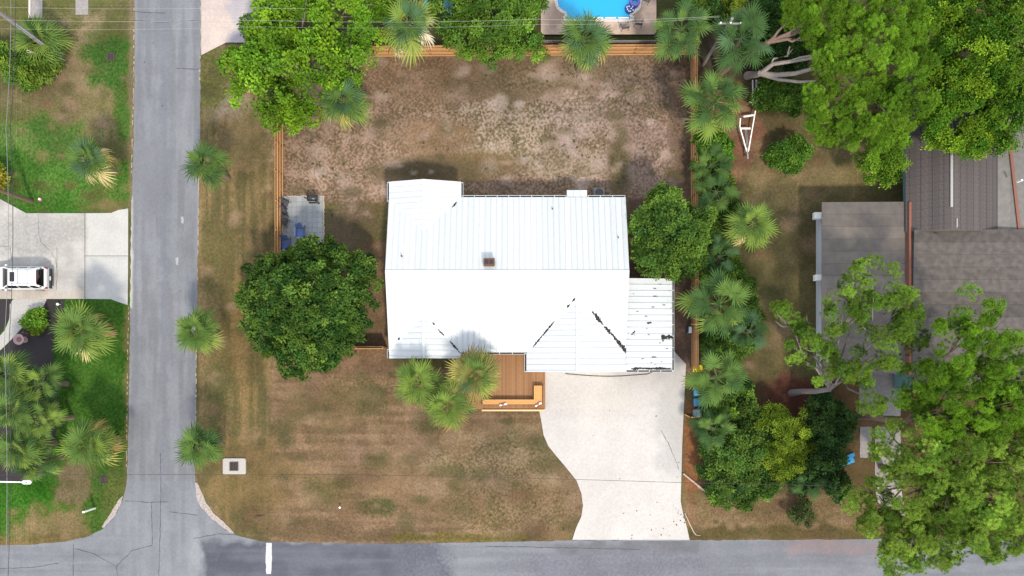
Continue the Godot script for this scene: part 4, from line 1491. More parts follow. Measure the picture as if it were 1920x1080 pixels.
	M.navy_grey = mat(seen(60, 76, 104), 0.55)
	M.grey_limb = mat(seen(176, 164, 158, 1.6), 0.95, bark_t, 0.7)
	M.terracotta = mat(seen(170, 110, 84), 0.85)
	M.dead_wood = mat(seen(206, 184, 164), 0.9, bark_t, 0.9)

func slab_line(parent: Node, pts: Array, w: float, y: float, m: Material, called: String, jit := 0.6) -> void:
	var l := []
	for i in pts.size() - 1:
		var a: Vector2 = pts[i]
		var b: Vector2 = pts[i + 1]
		var n := int(max(1.0, (b - a).length() / 6.0))
		for k in n:
			l.append(a.lerp(b, float(k) / n) + Vector2(rng.randf_range(-jit, jit), rng.randf_range(-jit, jit)))
	l.append(pts[pts.size() - 1])
	var st := stg()
	st.set_smooth_group(-1)
	for i in l.size() - 1:
		var a := at(l[i].x, l[i].y)
		var b := at(l[i + 1].x, l[i + 1].y)
		var s := Vector3(-(b - a).z, 0, (b - a).x).normalized() * w * 0.5 * rng.randf_range(0.6, 1.3)
		a.y = y; b.y = y
		quad(st, a - s, b - s, b + s, a + s)
	obj(called, st, m, parent)

func structure(o: Node) -> Node:
	o.set_meta("kind", "structure")
	return o

func setting() -> void:
	var st := stg()
	quad(st, Vector3(-900, -0.02, -900), Vector3(900, -0.02, -900), Vector3(900, -0.02, 900), Vector3(-900, -0.02, 900))
	structure(obj("ground", st, M.far))
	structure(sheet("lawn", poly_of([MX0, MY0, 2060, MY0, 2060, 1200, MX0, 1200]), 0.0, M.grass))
	# street and cross street
	street_outline = poly_of([253, MY0, 253, 60, 251, 250, 246, 400, 244, 600, 241, 800, 238, 900, 231, 935, 217, 965, 195, 990, 165, 1006, 120, 1016, 60, 1021, MX0, 1024, MX0, 1200, 2060, 1200, 2060, 1011, 1640, 1011, 1300, 1013, 1080, 1013, 900, 1017, 700, 1019, 500, 1016, 460, 1008, 430, 998, 400, 975, 378, 952, 369, 935, 366, 910, 365, 860, 367, 780, 369, 600, 372, 400, 375, 250, 376, 100, 378, MY0])
	var s := structure(sheet("street", ragged(street_outline, 7.0, 0.9), 0.006, M.asphalt))
	for c in [[Vector2(301, 850), Vector2(302, 905)], [Vector2(302, 905), Vector2(300, 1010), Vector2(298, 1080)], [Vector2(235, 939), Vector2(284, 942), Vector2(316, 941)], [Vector2(284, 942), Vector2(286, 1020)], [Vector2(138, 1020), Vector2(137, 1085)], [Vector2(140, 1028), Vector2(178, 1039), Vector2(218, 1062), Vector2(248, 1032), Vector2(286, 1022)], [Vector2(219, 1062), Vector2(221, 1090)], [Vector2(362, 1010), Vector2(410, 1001), Vector2(445, 1003)], [Vector2(318, 960), Vector2(370, 966)], [Vector2(250, 38), Vector2(300, 42), Vector2(376, 39)], [Vector2(250, 22), Vector2(310, 25)], [Vector2(330, 128), Vector2(374, 130)], [Vector2(908, 1024), Vector2(1200, 1030)], [Vector2(0, 1066), Vector2(60, 1064), Vector2(110, 1056)]]:
		slab_line(s, c, 0.055, 0.010, M.crack, "crack")
	for p in [[287, 80], [303, 198], [270, 116], [338, 545], [332, 490]]:
		slab_line(s, [Vector2(p[0], p[1]), Vector2(p[0] + 2, p[1] + 1)], 0.12, 0.011, M.crack if p[1] < 300 else M.crack, "spot", 0.3)
	sheet("stop_line", ragged(poly_of([499, 1018, 509.5, 1018, 510, 1050, 508, 1076, 499.5, 1076, 498, 1050]), 4.0, 0.5), 0.012, M.paint_line, s)
	for p in [[342, 413], [332, 490]]:
		sheet("paint_patch", ragged(poly_of([p[0] - 3, p[1] - 6, p[0] + 3, p[1] - 7, p[0] + 2, p[1] + 7, p[0] - 2, p[1] + 5]), 2.0, 1.0), 0.012, M.worn_patch, s)
	# corner gutters and thin pale edging of the street
	structure(sheet("gutter", ragged(poly_of([366, 905, 369, 935, 378, 952, 400, 975, 430, 998, 440, 1000, 420, 978, 400, 962, 388, 945, 378, 922, 370, 905]), 6.0, 0.8), 0.03, M.gutter, self, 0.04))
	structure(sheet("gutter", ragged(poly_of([231, 930, 228, 941, 217, 965, 195, 990, 191, 988, 208, 962, 222, 938]), 6.0, 0.8), 0.03, M.gutter, self, 0.04))
	var edge := stg()
	for e in [[[251.5, -100, 251, 150, 248, 260, 246.5, 330], 0.10], [[373, 250, 372, 420, 370, 560], 0.10], [[241, 575, 239, 700, 237, 880], 0.08], [[375, 100, 374, 160], 0.16], [[368, 640, 367, 790], 0.1]]:
		var a: Array = e[0]
		for i in range(0, a.size() - 2, 2):
			var p0 := Vector2(a[i], a[i + 1])
			var p1 := Vector2(a[i + 2], a[i + 3])
			var n := int((p1 - p0).length() / 5.0)
			for k in n:
				if rng.randf() < 0.6:
					continue
				var q0 := p0.lerp(p1, float(k) / n) + Vector2(rng.randf_range(-0.6, 0.6), 0)
				var q1 := p0.lerp(p1, float(k + 1) / n) + Vector2(rng.randf_range(-0.6, 0.6), 0)
				beam(edge, at(q0.x, q0.y, 0.012), at(q1.x, q1.y, 0.012), e[1] * rng.randf_range(0.3, 1.1), 0.02)
	var eo := obj("kerb", edge, M.edge)
	structure(eo)
	# white driveway
	var dw := poly_of([1020, 600, 1200, 600, 1265, 660, 1286, 683, 1283, 745, 1279, 830, 1277, 905, 1276, 940, 1281, 965, 1288, 990, 1293, 1013, 1230, 1014, 1150, 1012.5, 1073, 1012, 1080, 990, 1090, 968, 1093, 948, 1090, 925, 1081, 901, 1062, 877, 1044, 856, 1028, 836, 1019, 815, 1015, 790, 1011, 770, 1020, 768])
	var d := structure(sheet("driveway", dw, 0.045, M.concrete, self, 0.05))
	slab_line(d, [Vector2(1238, 806), Vector2(1252, 830), Vector2(1265, 858), Vector2(1272, 880)], 0.05, 0.049, M.joint, "crack", 1.0)
	# west driveway: three slabs with open joints
	var wd := Node3D.new()
	wd.name = "concrete_driveway"
	structure(wd)
	add_child(wd)
	sheet("slab", poly_of([MX0, 300, -40, 340, 0, 373, 50, 400, 159.4, 400, 159.4, 560.5, MX0, 560.5]), 0.05, M.concrete, wd, 0.06)
	sheet("slab", poly_of([160.4, 400, 209, 399.5, 222, 394, 241, 391, 241, 479.6, 160.4, 479.6]), 0.052, M.concrete, wd, 0.06)
	sheet("slab", poly_of([160.4, 480.4, 241, 480.4, 240, 572, 222, 566, 208, 561, 160.4, 560.5]), 0.05, M.concrete, wd, 0.06)
	for c in [[Vector2(73, 410), Vector2(73, 440), Vector2(78, 455), Vector2(95, 470), Vector2(104, 485), Vector2(108, 510), Vector2(106, 545)], [Vector2(0, 461), Vector2(20, 463), Vector2(23, 490)], [Vector2(107, 465), Vector2(108, 510)]]:
		slab_line(wd, c, 0.03, 0.055, M.crack, "crack")
	# walk, mulch beds, concrete strips at the top left
	structure(sheet("path", smooth_poly(poly_of([25, 561.5, 88, 561.5, 50, 605, 4, 654, -60, 700, -120, 700, -50, 650, 0, 630, 18, 598]), 3), 0.04, M.concrete_plain, self, 0.05))
	structure(sheet("mulch_bed", ragged(poly_of([89, 561.5, 122, 561.5, 119, 600, 103, 632, 100, 665, 106, 700, 108, 760, 106, 800, 98, 850, 80, 895, 40, 905, -60, 905, -60, 702, 4, 656, 51, 606]), 5.0, 0.8), 0.02, M.mulch))
	structure(sheet("mulch_bed", poly_of([-120, 561.5, 24, 561.5, 17, 597, -1, 628, -60, 650, -120, 660]), 0.02, M.mulch))
	structure(sheet("concrete_strip", poly_of([59, MY0, 80, MY0, 80, 34, 58, 34]), 0.03, M.concrete_grey, self, 0.04))
	structure(sheet("concrete_strip", poly_of([55, MY0, 59, MY0, 58, 34, 54, 34]), 0.06, M.coping, self, 0.07))
	structure(sheet("concrete_strip", poly_of([142, MY0, 167, MY0, 166, 28, 142, 28]), 0.03, M.concrete_grey, self, 0.04))
	# brick drive at the top, seen beside the street
	structure(sheet("paved_drive", poly_of([378, MY0, 600, MY0, 600, 80, 452, 80, 424, 80, 377, 104]), 0.03, M.concrete, self, 0.04))
	# neighbour's old concrete drive under the pines
	var nd := Node3D.new()
	nd.name = "old_driveway"
	structure(nd)
	add_child(nd)
	sheet("slab", ragged(poly_of([1610, 690, 1690, 690, 1688, 780, 1610, 778]), 8, 0.6), 0.04, M.concrete_grey, nd, 0.05)
	sheet("slab", ragged(poly_of([1612, 800, 1634, 800, 1634, 858, 1612, 858]), 8, 0.5), 0.04, M.concrete_grey, nd, 0.05)
	sheet("slab", ragged(poly_of([1640, 800, 1688, 800, 1689, 911, 1640, 911]), 8, 0.5), 0.045, M.concrete_grey, nd, 0.05)
	sheet("slab", ragged(poly_of([1640, 912.5, 1689, 912.5, 1697, 968, 1690, 966, 1660, 960, 1645, 940]), 6, 0.8), 0.04, M.concrete_pale, nd, 0.05)
	# pool
	var pool := smooth_poly(poly_of([1043, -60, 1043, 5, 1052, 20, 1061, 26, 1061, 38, 1100, 38, 1181, 38, 1182, 27, 1192, 20, 1200, 6, 1200, -60]), 3)
	var deck := poly_of([1014, MY0, 1230, MY0, 1230, 60, 1226, 66, 1018, 66, 1014, 62])
	for half in [poly_of([1000, -200, 1120, -200, 1120, 200, 1000, 200]), poly_of([1120, -200, 1260, -200, 1260, 200, 1120, 200])]:
		var piece := Geometry2D.intersect_polygons(deck, half)[0]
		var cut := Geometry2D.clip_polygons(piece, pool)
		structure(sheet("pool_deck", cut[0], 0.14, M.concrete, self, 0.15))
	structure(sheet("pool_water", pool, 0.07, M.pool_water))
	var cp := stg()
	for i in pool.size():
		var a := pool[i]
		var b := pool[(i + 1) % pool.size()]
		beam(cp, at(a.x, a.y, 0.13), at(b.x, b.y, 0.13), 0.26, 0.07)
	structure(obj("pool_coping", cp, M.coping))

func small_things() -> void:
	var st: SurfaceTool
	# pool side
	var t := thing("float_ring", "round purple and blue float ring in the corner of the pool", "pool float", at(1190, 4, 0.1))
	st = stg()
	var ring := []
	for k in 25:
		ring.append(Vector3(cos(TAU * k / 24.0) * 0.34, 0.09, sin(TAU * k / 24.0) * 0.34))
	var rr := []
	rr.resize(25)
	rr.fill(0.12)
	tube(st, ring, rr, 10, false)
	obj("ring", st, M.purple, t)
	t = thing("pool_float", "dark blue pool float with white dots floating in the pool", "pool float", at(1181, 17, 0.09))
	st = stg()
	lathe(st, Vector3.ZERO, [Vector2(0.0, 0.0), Vector2(0.4, 0.0), Vector2(0.44, 0.06), Vector2(0.38, 0.1), Vector2(0.0, 0.1)], 18)
	obj("cushion", st, M.navy, t)
	for p in [[0.1, 0.0], [-0.22, 0.06], [-0.08, -0.18], [0.22, -0.14], [0.02, 0.24], [0.26, 0.15], [-0.26, -0.12], [-0.12, 0.2]]:
		st = stg()
		bx(st, Vector3(p[0], 0.115, p[1]), Vector3(0.12, 0.03, 0.08), Basis(Vector3.UP, p[0] * 9.0), 0.02)
		obj("dot", st, M.white_paint, t)
	t = thing("pool_step", "white and blue bar ledge at the near edge of the pool", "pool ladder", at(1145, 33.5, 0.1))
	for x in [-1.1, 0.0, 1.1]:
		st = stg()
		bx(st, Vector3(x, 0.02, 0), Vector3(0.9, 0.05, 0.09), Basis.IDENTITY, 0.02)
		obj("bar", st, M.white_paint, t)
	for s in [[1170, 53, 0.2, "left dark mesh chair on the tan pool deck"], [1196, 46, -0.15, "right dark mesh chair on the tan pool deck, nearer the pool corner"], [1211, 2, 1.2, "blue grey chair by the top right corner of the pool"]]:
		t = thing("deck_chair", s[3], "chair", at(s[0], s[1], 0.14), s[2], "chairs by the pool")
		for k in 5:
			st = stg()
			bx(st, Vector3((k - 2) * 0.11, 0.4, 0), Vector3(0.05, 0.02, 0.52))
			obj("slat", st, M.pewter, t)
		st = stg()
		bx(st, Vector3(0, 0.7, 0.28), Vector3(0.56, 0.55, 0.03), Basis(Vector3.RIGHT, 0.2))
		obj("backrest", st, M.pewter, t)
		for q in [-1.0, 1.0]:
			st = stg()
			beam(st, Vector3(q * 0.31, 0.6, -0.28), Vector3(q * 0.31, 0.6, 0.3), 0.04, 0.03)
			obj("armrest", st, M.dark_metal, t)
			for z in [-0.26, 0.26]:
				st = stg()
				beam(st, Vector3(q * 0.3, 0.0, z), Vector3(q * 0.3, 0.6, z), 0.03, 0.03)
				obj("leg", st, M.dark_metal, t)
	# objects behind the back fence
	t = thing("kayak", "turquoise and white kayak leaning beyond the fence beside the tall palm", "kayak", at(799, 0, 0.3))
	st = stg()
	loft(st, [[Vector3(0, 0.2, -1.6), Vector3(0.02, 0.22, -1.6), Vector3(0, 0.24, -1.6)], [Vector3(-0.3, 0.1, -0.6), Vector3(0.3, 0.1, -0.6), Vector3(0, 0.4, -0.6)], [Vector3(-0.34, 0.1, 0.3), Vector3(0.34, 0.1, 0.3), Vector3(0, 0.42, 0.3)], [Vector3(-0.1, 0.18, 0.75), Vector3(0.1, 0.18, 0.75), Vector3(0, 0.3, 0.75)]])
	obj("hull", st, M.turquoise, t)
	st = stg()
	bx(st, Vector3(-0.4, 0.42, -0.2), Vector3(0.7, 0.06, 0.5), Basis.IDENTITY, 0.02)
	obj("seat", st, M.white_paint, t)
	t = thing("tarp_cover", "dark teal tarp over a stack beyond the back fence", "tarp", at(841, 12, 0.0), -0.12)
	st = stg()
	loft(st, [[Vector3(-0.5, 0, -2.2), Vector3(0.5, 0, -2.2), Vector3(0.4, 0.8, -2.1), Vector3(-0.35, 0.9, -2.1)], [Vector3(-0.5, 0, 0.2), Vector3(0.55, 0, 0.2), Vector3(0.42, 0.85, 0.2), Vector3(-0.32, 0.95, 0.2)], [Vector3(-0.4, 0, 1.0), Vector3(0.5, 0, 1.05), Vector3(0.35, 0.7, 0.9), Vector3(-0.3, 0.75, 0.9)]])
	obj("sheet", st, M.dark_teal, t)
	st = stg()
	beam(st, Vector3(-0.45, 0.95, -2.1), Vector3(-0.42, 0.95, -0.3), 0.16, 0.06)
	obj("pale_edge", st, M.pale_metal, t)
	t = thing("neighbour_fence", "weathered grey board fence just behind the wooden back fence by the pool", "fence", at(1010, 94, 0))
	for k in 36:
		st = stg()
		bx(st, Vector3(0.14 + k * 0.285, 0.9, 0), Vector3(0.275, 1.8 + rng.randf_range(-0.03, 0.02), 0.025))
		obj("board", st, M.pole, t)
	# car at the top under the bright tree
	t = thing("parked_car", "blue grey car on the paved drive, mostly under the leafy tree", "car", at(505, 42), 0.9)
	car(t, M.car_blue, false)
	# white suv
	t = thing("parked_car", "white SUV with roof rails parked on the concrete driveway at left", "car", at(42, 521), 0.0)
	t.position = Vector3(-41.35, 0.05, -7.55)
	car(t, M.car_white, true)
	# globe lamp by the paved drive
	t = thing("globe_lamp", "white globe lamp on a short post beside the paved drive", "lamp post", at(500, 65))
	st = stg()
	tube(st, [Vector3.ZERO, Vector3(0, 2.7, 0)], [0.05, 0.04], 8)
	obj("post", st, M.dark_metal, t)
	st = stg()
	lathe(st, Vector3(0, 2.7, 0), [Vector2(0.02, 0), Vector2(0.16, 0.04), Vector2(0.28, 0.16), Vector2(0.32, 0.3), Vector2(0.28, 0.46), Vector2(0.16, 0.58), Vector2(0.0, 0.62)], 18)
	obj("globe", st, M.white_paint, t)
	# utility poles
	for q in [[112, 107, 11.0, "tall grey wooden utility pole leaning out over the palm at top left", 0.17, -0.4], [61, 378, 9.0, "brown wooden utility pole beside the concrete driveway at left", 0.16, 0.0], [1318, 122, 8.0, "thin utility pole among dark palms beyond the corner of the back fence", 0.13, 0.0]]:
		t = thing("utility_pole", q[3], "utility pole", at(q[0], q[1]))
		st = stg()
		tube(st, [Vector3(0, -0.1, 0), Vector3(0, q[2] * 0.5, q[5] * 0.5), Vector3(0, q[2], q[5])], [q[4] * 1.15, q[4], q[4] * 0.8], 10)
		obj("shaft", st, M.pole if q[0] != 61 else M.pole_brown, t)
		st = stg()
		beam(st, Vector3(-0.9, q[2] - 0.5, q[5] + 0.14), Vector3(0.9, q[2] - 0.5, q[5] + 0.14), 0.1, 0.12)
		obj("cross_arm", st, M.pole, t)
		for x in [-0.75, 0.0, 0.75]:
			st = stg()
			lathe(st, Vector3(x, q[2] - 0.44, q[5] + 0.14), [Vector2(0.04, 0), Vector2(0.06, 0.06), Vector2(0.05, 0.14), Vector2(0.0, 0.16)], 8)
			obj("insulator", st, M.white_paint, t)
		if q[0] == 112:
			st = stg()
			tube(st, [Vector3(0.2, 0, 0.05), Vector3(0.19, 5.5, -0.12)], [0.04, 0.04], 6)
			obj("conduit", st, M.pale_metal, t)
	# wires
	var p1 := at(-75, -20, 10.4)
	blob_wire("left of the two wires running down the left edge of the picture", [at(17, -130, 6.2), at(11, 240, 6.2), at(8, 640, 6.2), at(6, 1220, 6.2)], 0.018, M.wire_grey, "wires along the left edge")
	blob_wire("right of the two wires running down the left edge of the picture", [at(26, -130, 6.2), at(19, 240, 6.2), at(17, 640, 6.2), at(9, 1220, 6.2)], 0.022, M.wire_dark, "wires along the left edge")
	blob_wire("pale service wire over the street, farthest towards the top", [at(-100, 10, 8), at(470, 14, 8), at(700, 8, 8)], 0.006, M.wire_pale, "pale wires across the top")
	blob_wire("middle pale service wire crossing the street and the pool", [at(-100, 34, 8), at(480, 38, 8), at(1010, 36, 8), at(1350, 30, 8)], 0.007, M.wire_pale, "pale wires across the top")
	blob_wire("lowest pale service wire crossing over the street and trees", [at(-100, 52, 8), at(480, 50, 8), at(1000, 46, 8), at(1350, 32, 8)], 0.005, M.wire_pale, "pale wires across the top")
	blob_wire("thin dark wire crossing the front lawn and the white driveway", [at(-140, 892, 6.5), at(660, 890, 6.5), at(1280, 905, 6.5), at(2080, 925, 6.5)], 0.016, M.wire_dark)
	# street lamp reaching in from the left
	t = thing("street_lamp", "white street lamp on a long arm over the grass at lower left", "street lamp", at(-112, 877, 0))
	st = stg()
	tube(st, [Vector3(0, 0, 0), Vector3(0, 5.4, 0), Vector3(0.4, 6.1, 0.0), Vector3(1.2, 6.3, 0)], [0.1, 0.08, 0.07, 0.06], 8)
	obj("post", st, M.pale_metal, t)
	var le := at(42, 904, 6.3) - t.position
	var lh := at(50, 904, 6.3) - t.position
	st = stg()
	tube(st, [Vector3(1.2, 6.3, 0), le], [0.06, 0.05], 8)
	obj("arm", st, M.white_paint, t)
	st = stg()
	loft(st, [plan_ring(lh.y - 0.06, lh.x - 0.3, lh.x + 0.34, 0.13, 0.12), plan_ring(lh.y + 0.03, lh.x - 0.34, lh.x + 0.38, 0.16, 0.14), plan_ring(lh.y + 0.1, lh.x - 0.26, lh.x + 0.28, 0.08, 0.07)])
	for i in 1:
		var hd := obj("lamp_head", st, M.white_paint, t)
		hd.position.z = lh.z
		st = stg()
		tube(st, [Vector3(lh.x + 0.05, lh.y + 0.09, lh.z), Vector3(lh.x + 0.05, lh.y + 0.17, lh.z)], [0.05, 0.045], 8)
		obj("sensor", st, M.dark_metal, t)
	# drains
	t = thing("storm_drain", "white concrete storm drain pad with dark square grate on the front lawn", "storm drain", at(440, 874))
	st = stg()
	loft(st, [plan_ring(0.0, -0.98, 0.98, 0.7, 0.16), plan_ring(0.1, -0.98, 0.98, 0.7, 0.16), plan_ring(0.13, -0.93, 0.93, 0.65, 0.14)])
	obj("pad", st, M.concrete_white, t)
	drain_grate(t, 0.68, 0.17)
	t = thing("storm_drain", "rusty square drain grate in the green patch near the top left pole", "storm drain", at(208, 107), 0.0, "bare grates in the grass")
	drain_grate(t, 0.58, 0.05)
	t = thing("storm_drain", "rusty square drain grate in the grass near the lower left corner", "storm drain", at(194, 900), 0.0, "bare grates in the grass")
	drain_grate(t, 0.55, 0.05)
	# marker post, small lawn things
	t = thing("marker_post", "white square marker post on the grass near the lower left corner", "post", at(178, 953))
	st = stg()
	bx(st, Vector3(0, 0.8, 0), Vector3(0.16, 1.6, 0.12), Basis.IDENTITY, 0.02)
	obj("shaft", st, M.white_paint, t)
	st = stg()
	bx(st, Vector3(0, 1.62, 0), Vector3(0.18, 0.04, 0.14), Basis.IDENTITY, 0.02)
	obj("cap", st, M.white_paint, t)
	t = thing("lawn_marker", "small white and pink cap on the green lawn beside the brown pole", "marker", at(76, 374))
	st = stg()
	lathe(st, Vector3.ZERO, [Vector2(0.15, 0), Vector2(0.15, 0.12), Vector2(0.12, 0.15), Vector2(0.08, 0.16)], 14)
	obj("rim", st, M.pink, t)
	st = stg()
	lathe(st, Vector3(0, 0.16, 0), [Vector2(0.09, 0), Vector2(0.07, 0.05), Vector2(0.0, 0.06)], 12)
	obj("cap", st, M.white_paint, t)
	t = thing("landscape_light", "small white garden light on the dark mulch below the driveway", "garden light", at(113, 571))
	st = stg()
	lathe(st, Vector3.ZERO, [Vector2(0.04, 0), Vector2(0.03, 0.3), Vector2(0.12, 0.32), Vector2(0.11, 0.4), Vector2(0.0, 0.44)], 10)
	obj("lamp", st, M.white_paint, t)
	t = thing("bird_bath", "round pink grey stone bird bath on the dark mulch", "bird bath", at(47.5, 637))
	st = stg()
	lathe(st, Vector3.ZERO, [Vector2(0.26, 0), Vector2(0.26, 0.08), Vector2(0.13, 0.16), Vector2(0.1, 0.5), Vector2(0.16, 0.62)], 18)
	obj("pedestal", st, M.stone_pink, t)
	st = stg()
	lathe(st, Vector3(0, 0.62, 0), [Vector2(0.14, 0), Vector2(0.40, 0.1), Vector2(0.46, 0.18), Vector2(0.46, 0.21), Vector2(0.38, 0.21), Vector2(0.2, 0.12), Vector2(0.0, 0.1)], 22)
	obj("basin", st, M.stone_pink, t)
	st = stg()
	lathe(st, Vector3(0, 0.755, 0), [Vector2(0.3, 0), Vector2(0.0, 0.004)], 18)
	obj("water", st, M.stone_dark, t)
	t = thing("garden_figure", "small reddish garden figure standing next to the bird bath", "figurine", at(53, 624))
	st = stg()
	lathe(st, Vector3.ZERO, [Vector2(0.12, 0), Vector2(0.14, 0.15), Vector2(0.09, 0.35), Vector2(0.06, 0.5), Vector2(0.09, 0.58), Vector2(0.06, 0.68), Vector2(0.0, 0.7)], 10)
	obj("figure", st, M.stone_dark, t)
	t = thing("flag", "small red white and blue flag on a white stick over the bush at top left", "flag", at(100, 113, 0.0))
	st = stg()
	var f0 := at(51, 94, 3.4) - t.position
	tube(st, [Vector3(0, 0.1, 0), f0], [0.025, 0.025], 6)
	obj("stick", st, M.white_paint, t)
	for k in 5:
		st = stg()
		var a := f0 * (0.3 + k * 0.0)
		var u := f0.normalized()
		var sd := u.cross(Vector3.UP).normalized()
		for i in 6:
			var q0 := f0 * (0.35 + 0.08 * i) + sd * (0.04 + k * 0.085) + Vector3(0, sin(i * 1.1 + k * 0.3) * 0.05, 0)
			var q1 := f0 * (0.35 + 0.08 * (i + 1)) + sd * (0.04 + k * 0.085) + Vector3(0, sin((i + 1) * 1.1 + k * 0.3) * 0.05, 0)
			quad(st, q0, q1, q1 + sd * 0.085, q0 + sd * 0.085)
		obj("stripe", st, M.red_cloth if k % 2 == 0 else M.white_paint, t)
	st = stg()
	var sdd := f0.normalized().cross(Vector3.UP).normalized()
	var c0 := f0 * 0.65 + sdd * 0.04 + Vector3(0, 0.07, 0)
	quad(st, c0, c0 + f0 * 0.18, c0 + f0 * 0.18 + sdd * 0.25, c0 + sdd * 0.25)
	obj("canton", st, M.navy, t)
	# east side of the driveway
	var k2 := 0
	for q in [[1297, 734, M.bin_blue, "blue lidded rubbish cart nearest the house, under the palm"], [1297, 753, M.bin_blue, "second blue lidded rubbish cart, between its blue twin and the grey green one"], [1297, 773, M.bin_green, "grey green rubbish cart nearest the street, by the low board"]]:
		t = thing("rubbish_cart", q[3], "rubbish bin", at(q[0] + 6, q[1]), 0.06 * k2, "rubbish carts beside the driveway")
		k2 += 1
		st = stg()
		loft(st, [plan_ring(0.06, -0.26, 0.24, 0.26, 0.06), plan_ring(0.95, -0.32, 0.32, 0.31, 0.06), plan_ring(1.0, -0.34, 0.34, 0.33, 0.06)])
		obj("body", st, M.bin_green if q[2] == M.bin_green else M.bin_dark, t)
		st = stg()
		loft(st, [plan_ring(1.005, -0.37, 0.37, 0.35, 0.08), plan_ring(1.05, -0.36, 0.36, 0.34, 0.1), plan_ring(1.1, -0.2, 0.25, 0.22, 0.1)])
		obj("lid", st, q[2], t)
		st = stg()
		tube(st, [Vector3(0.38, 0.98, -0.26), Vector3(0.42, 1.0, -0.2), Vector3(0.42, 1.0, 0.2), Vector3(0.38, 0.98, 0.26)], [0.02, 0.02, 0.02, 0.02], 6)
		obj("handle", st, M.bin_dark, t)
		for s in [-1.0, 1.0]:
			st = stg()
			tube(st, [Vector3(0.24, 0.12, s * 0.22), Vector3(0.24, 0.12, s * 0.28)], [0.12, 0.12], 12)
			obj("wheel", st, M.tyre, t)
	t = thing("yellow_tub", "bright yellow plastic tub under the palm beside the driveway", "tub", at(1306, 691))
	st = stg()
	loft(st, [plan_ring(0.0, -0.3, 0.3, 0.2, 0.1), plan_ring(0.42, -0.4, 0.38, 0.27, 0.12), plan_ring(0.44, -0.43, 0.41, 0.3, 0.13), plan_ring(0.46, -0.38, 0.36, 0.25, 0.11), plan_ring(0.34, -0.34, 0.32, 0.21, 0.1)])
	obj("tub", st, M.yellow, t)
	t = thing("meter_box", "pale blue grey utility box against the side fence east of the house", "utility box", at(1291, 619))
	st = stg()
	bx(st, Vector3(0, 0.35, 0), Vector3(0.26, 0.7, 0.52), Basis.IDENTITY, 0.03)
	obj("box", st, M.pale_wall, t)
	st = stg()
	bx(st, Vector3(-0.17, 0.3, 0), Vector3(0.06, 0.6, 0.5), Basis.IDENTITY, 0.02)
	obj("side_panel", st, M.navy_grey, t)
	t = thing("low_board", "low angled tan board edging the rubbish cart corner", "board", Vector3.ZERO)
	st = stg()
	beam(st, at(1284, 777, 0.2), at(1293, 782, 0.2), 0.07, 0.4)
	obj("board", st, M.bench, t)
	st = stg()
	beam(st, at(1293.5, 782.2, 0.2), at(1313, 782, 0.2), 0.07, 0.4)
	obj("board", st, M.bench, t)
	t = thing("fallen_branch", "straight grey fallen branch lying from the driveway edge into the shrubs", "branch", Vector3.ZERO)
	st = stg()
	tube(st, [at(1281, 888, 0.12), at(1300, 903, 0.16), at(1316, 916, 0.14), at(1332, 928, 0.08)], [0.07, 0.09, 0.08, 0.05], 7)
	obj("stem", st, M.dead_wood, t)
	st = stg()
	tube(st, [at(1306, 908, 0.14), at(1312, 918, 0.18)], [0.035, 0.02], 5)
	obj("twig", st, M.dead_wood, t)
	t = thing("fallen_branch", "thin pale hooked stick lying along the driveway near the street", "branch", Vector3.ZERO)
	st = stg()
	tube(st, [at(1284, 962, 0.08), at(1292, 980, 0.07), at(1301, 998, 0.07), at(1305, 1003, 0.06), at(1313, 1004, 0.05)], [0.045, 0.05, 0.05, 0.04, 0.03], 6)
	obj("stem", st, M.dead_wood, t)
	t = thing("blue_tarp", "crumpled bright blue tarp on the ground under the pines at right", "tarp", at(1587, 862))
	st = stg()
	for i in 6:
		for j in 4:
			var hh := func(a: int, b: int) -> Vector3: return Vector3((a - 3) * 0.19 + 0.05 * sin(b * 2.1), 0.1 + 0.14 * absf(sin(a * 1.7 + b * 1.1)), (b - 2) * 0.2 - 0.07 * a + 0.2)
			quad(st, hh.call(i, j), hh.call(i + 1, j), hh.call(i + 1, j + 1), hh.call(i, j + 1))
	obj("sheet", st, M.sky_blue, t)
	st = stg()
	var hose := []
	var hr := []
	for k in 17:
		var f := k / 16.0
		hose.append(at(lerpf(1060, 1224, f), 700.5 + 5.0 * sin(PI * f) * (1.0 if f < 0.75 else 0.9) - (3.0 if f > 0.97 else 0.0), 0.075))
		hr.append(0.03)
	tube(st, hose, hr, 6)
	tag(obj("garden_hose", st, M.black), "dark garden hose lying in a curve across the driveway below the garage eave", "hose")
	var lf := stg()
	for k in 36:
		var p := Vector2(rng.randf_range(1140, 1290), rng.randf_range(940, 1012))
		if rng.randf() < 0.5:
			p = Vector2(rng.randf_range(1262, 1288), rng.randf_range(850, 1010))
		if rng.randf() < 0.12:
			p = Vector2(rng.randf_range(1030, 1270), rng.randf_range(710, 1000))
		var r := rng.randf_range(0.03, 0.08)
		bx(lf, at(p.x, p.y, 0.06), Vector3(r * 1.4, 0.02, r), Basis(Vector3.UP, rng.randf() * TAU))
	tag(obj("fallen_leaves", lf, M.litter), "dark fallen leaves scattered over the lower part of the white driveway", "leaves").set_meta("kind", "stuff")
	t = thing("lawn_light", "small white solar light standing in the front lawn near the cross street", "garden light", at(639, 950))
	st = stg()
	lathe(st, Vector3.ZERO, [Vector2(0.02, 0), Vector2(0.02, 0.3), Vector2(0.1, 0.32), Vector2(0.08, 0.42), Vector2(0.0, 0.43)], 10)
	obj("lamp", st, M.white_paint, t)
	t = thing("garden_stake", "short dark stake in the front lawn by the cross street corner", "stake", at(495, 967))
	st = stg()
	beam(st, Vector3(0, 0, 0), Vector3(-0.55, 0.5, 0.35), 0.09, 0.09)
	obj("stake", st, M.stone_dark, t)
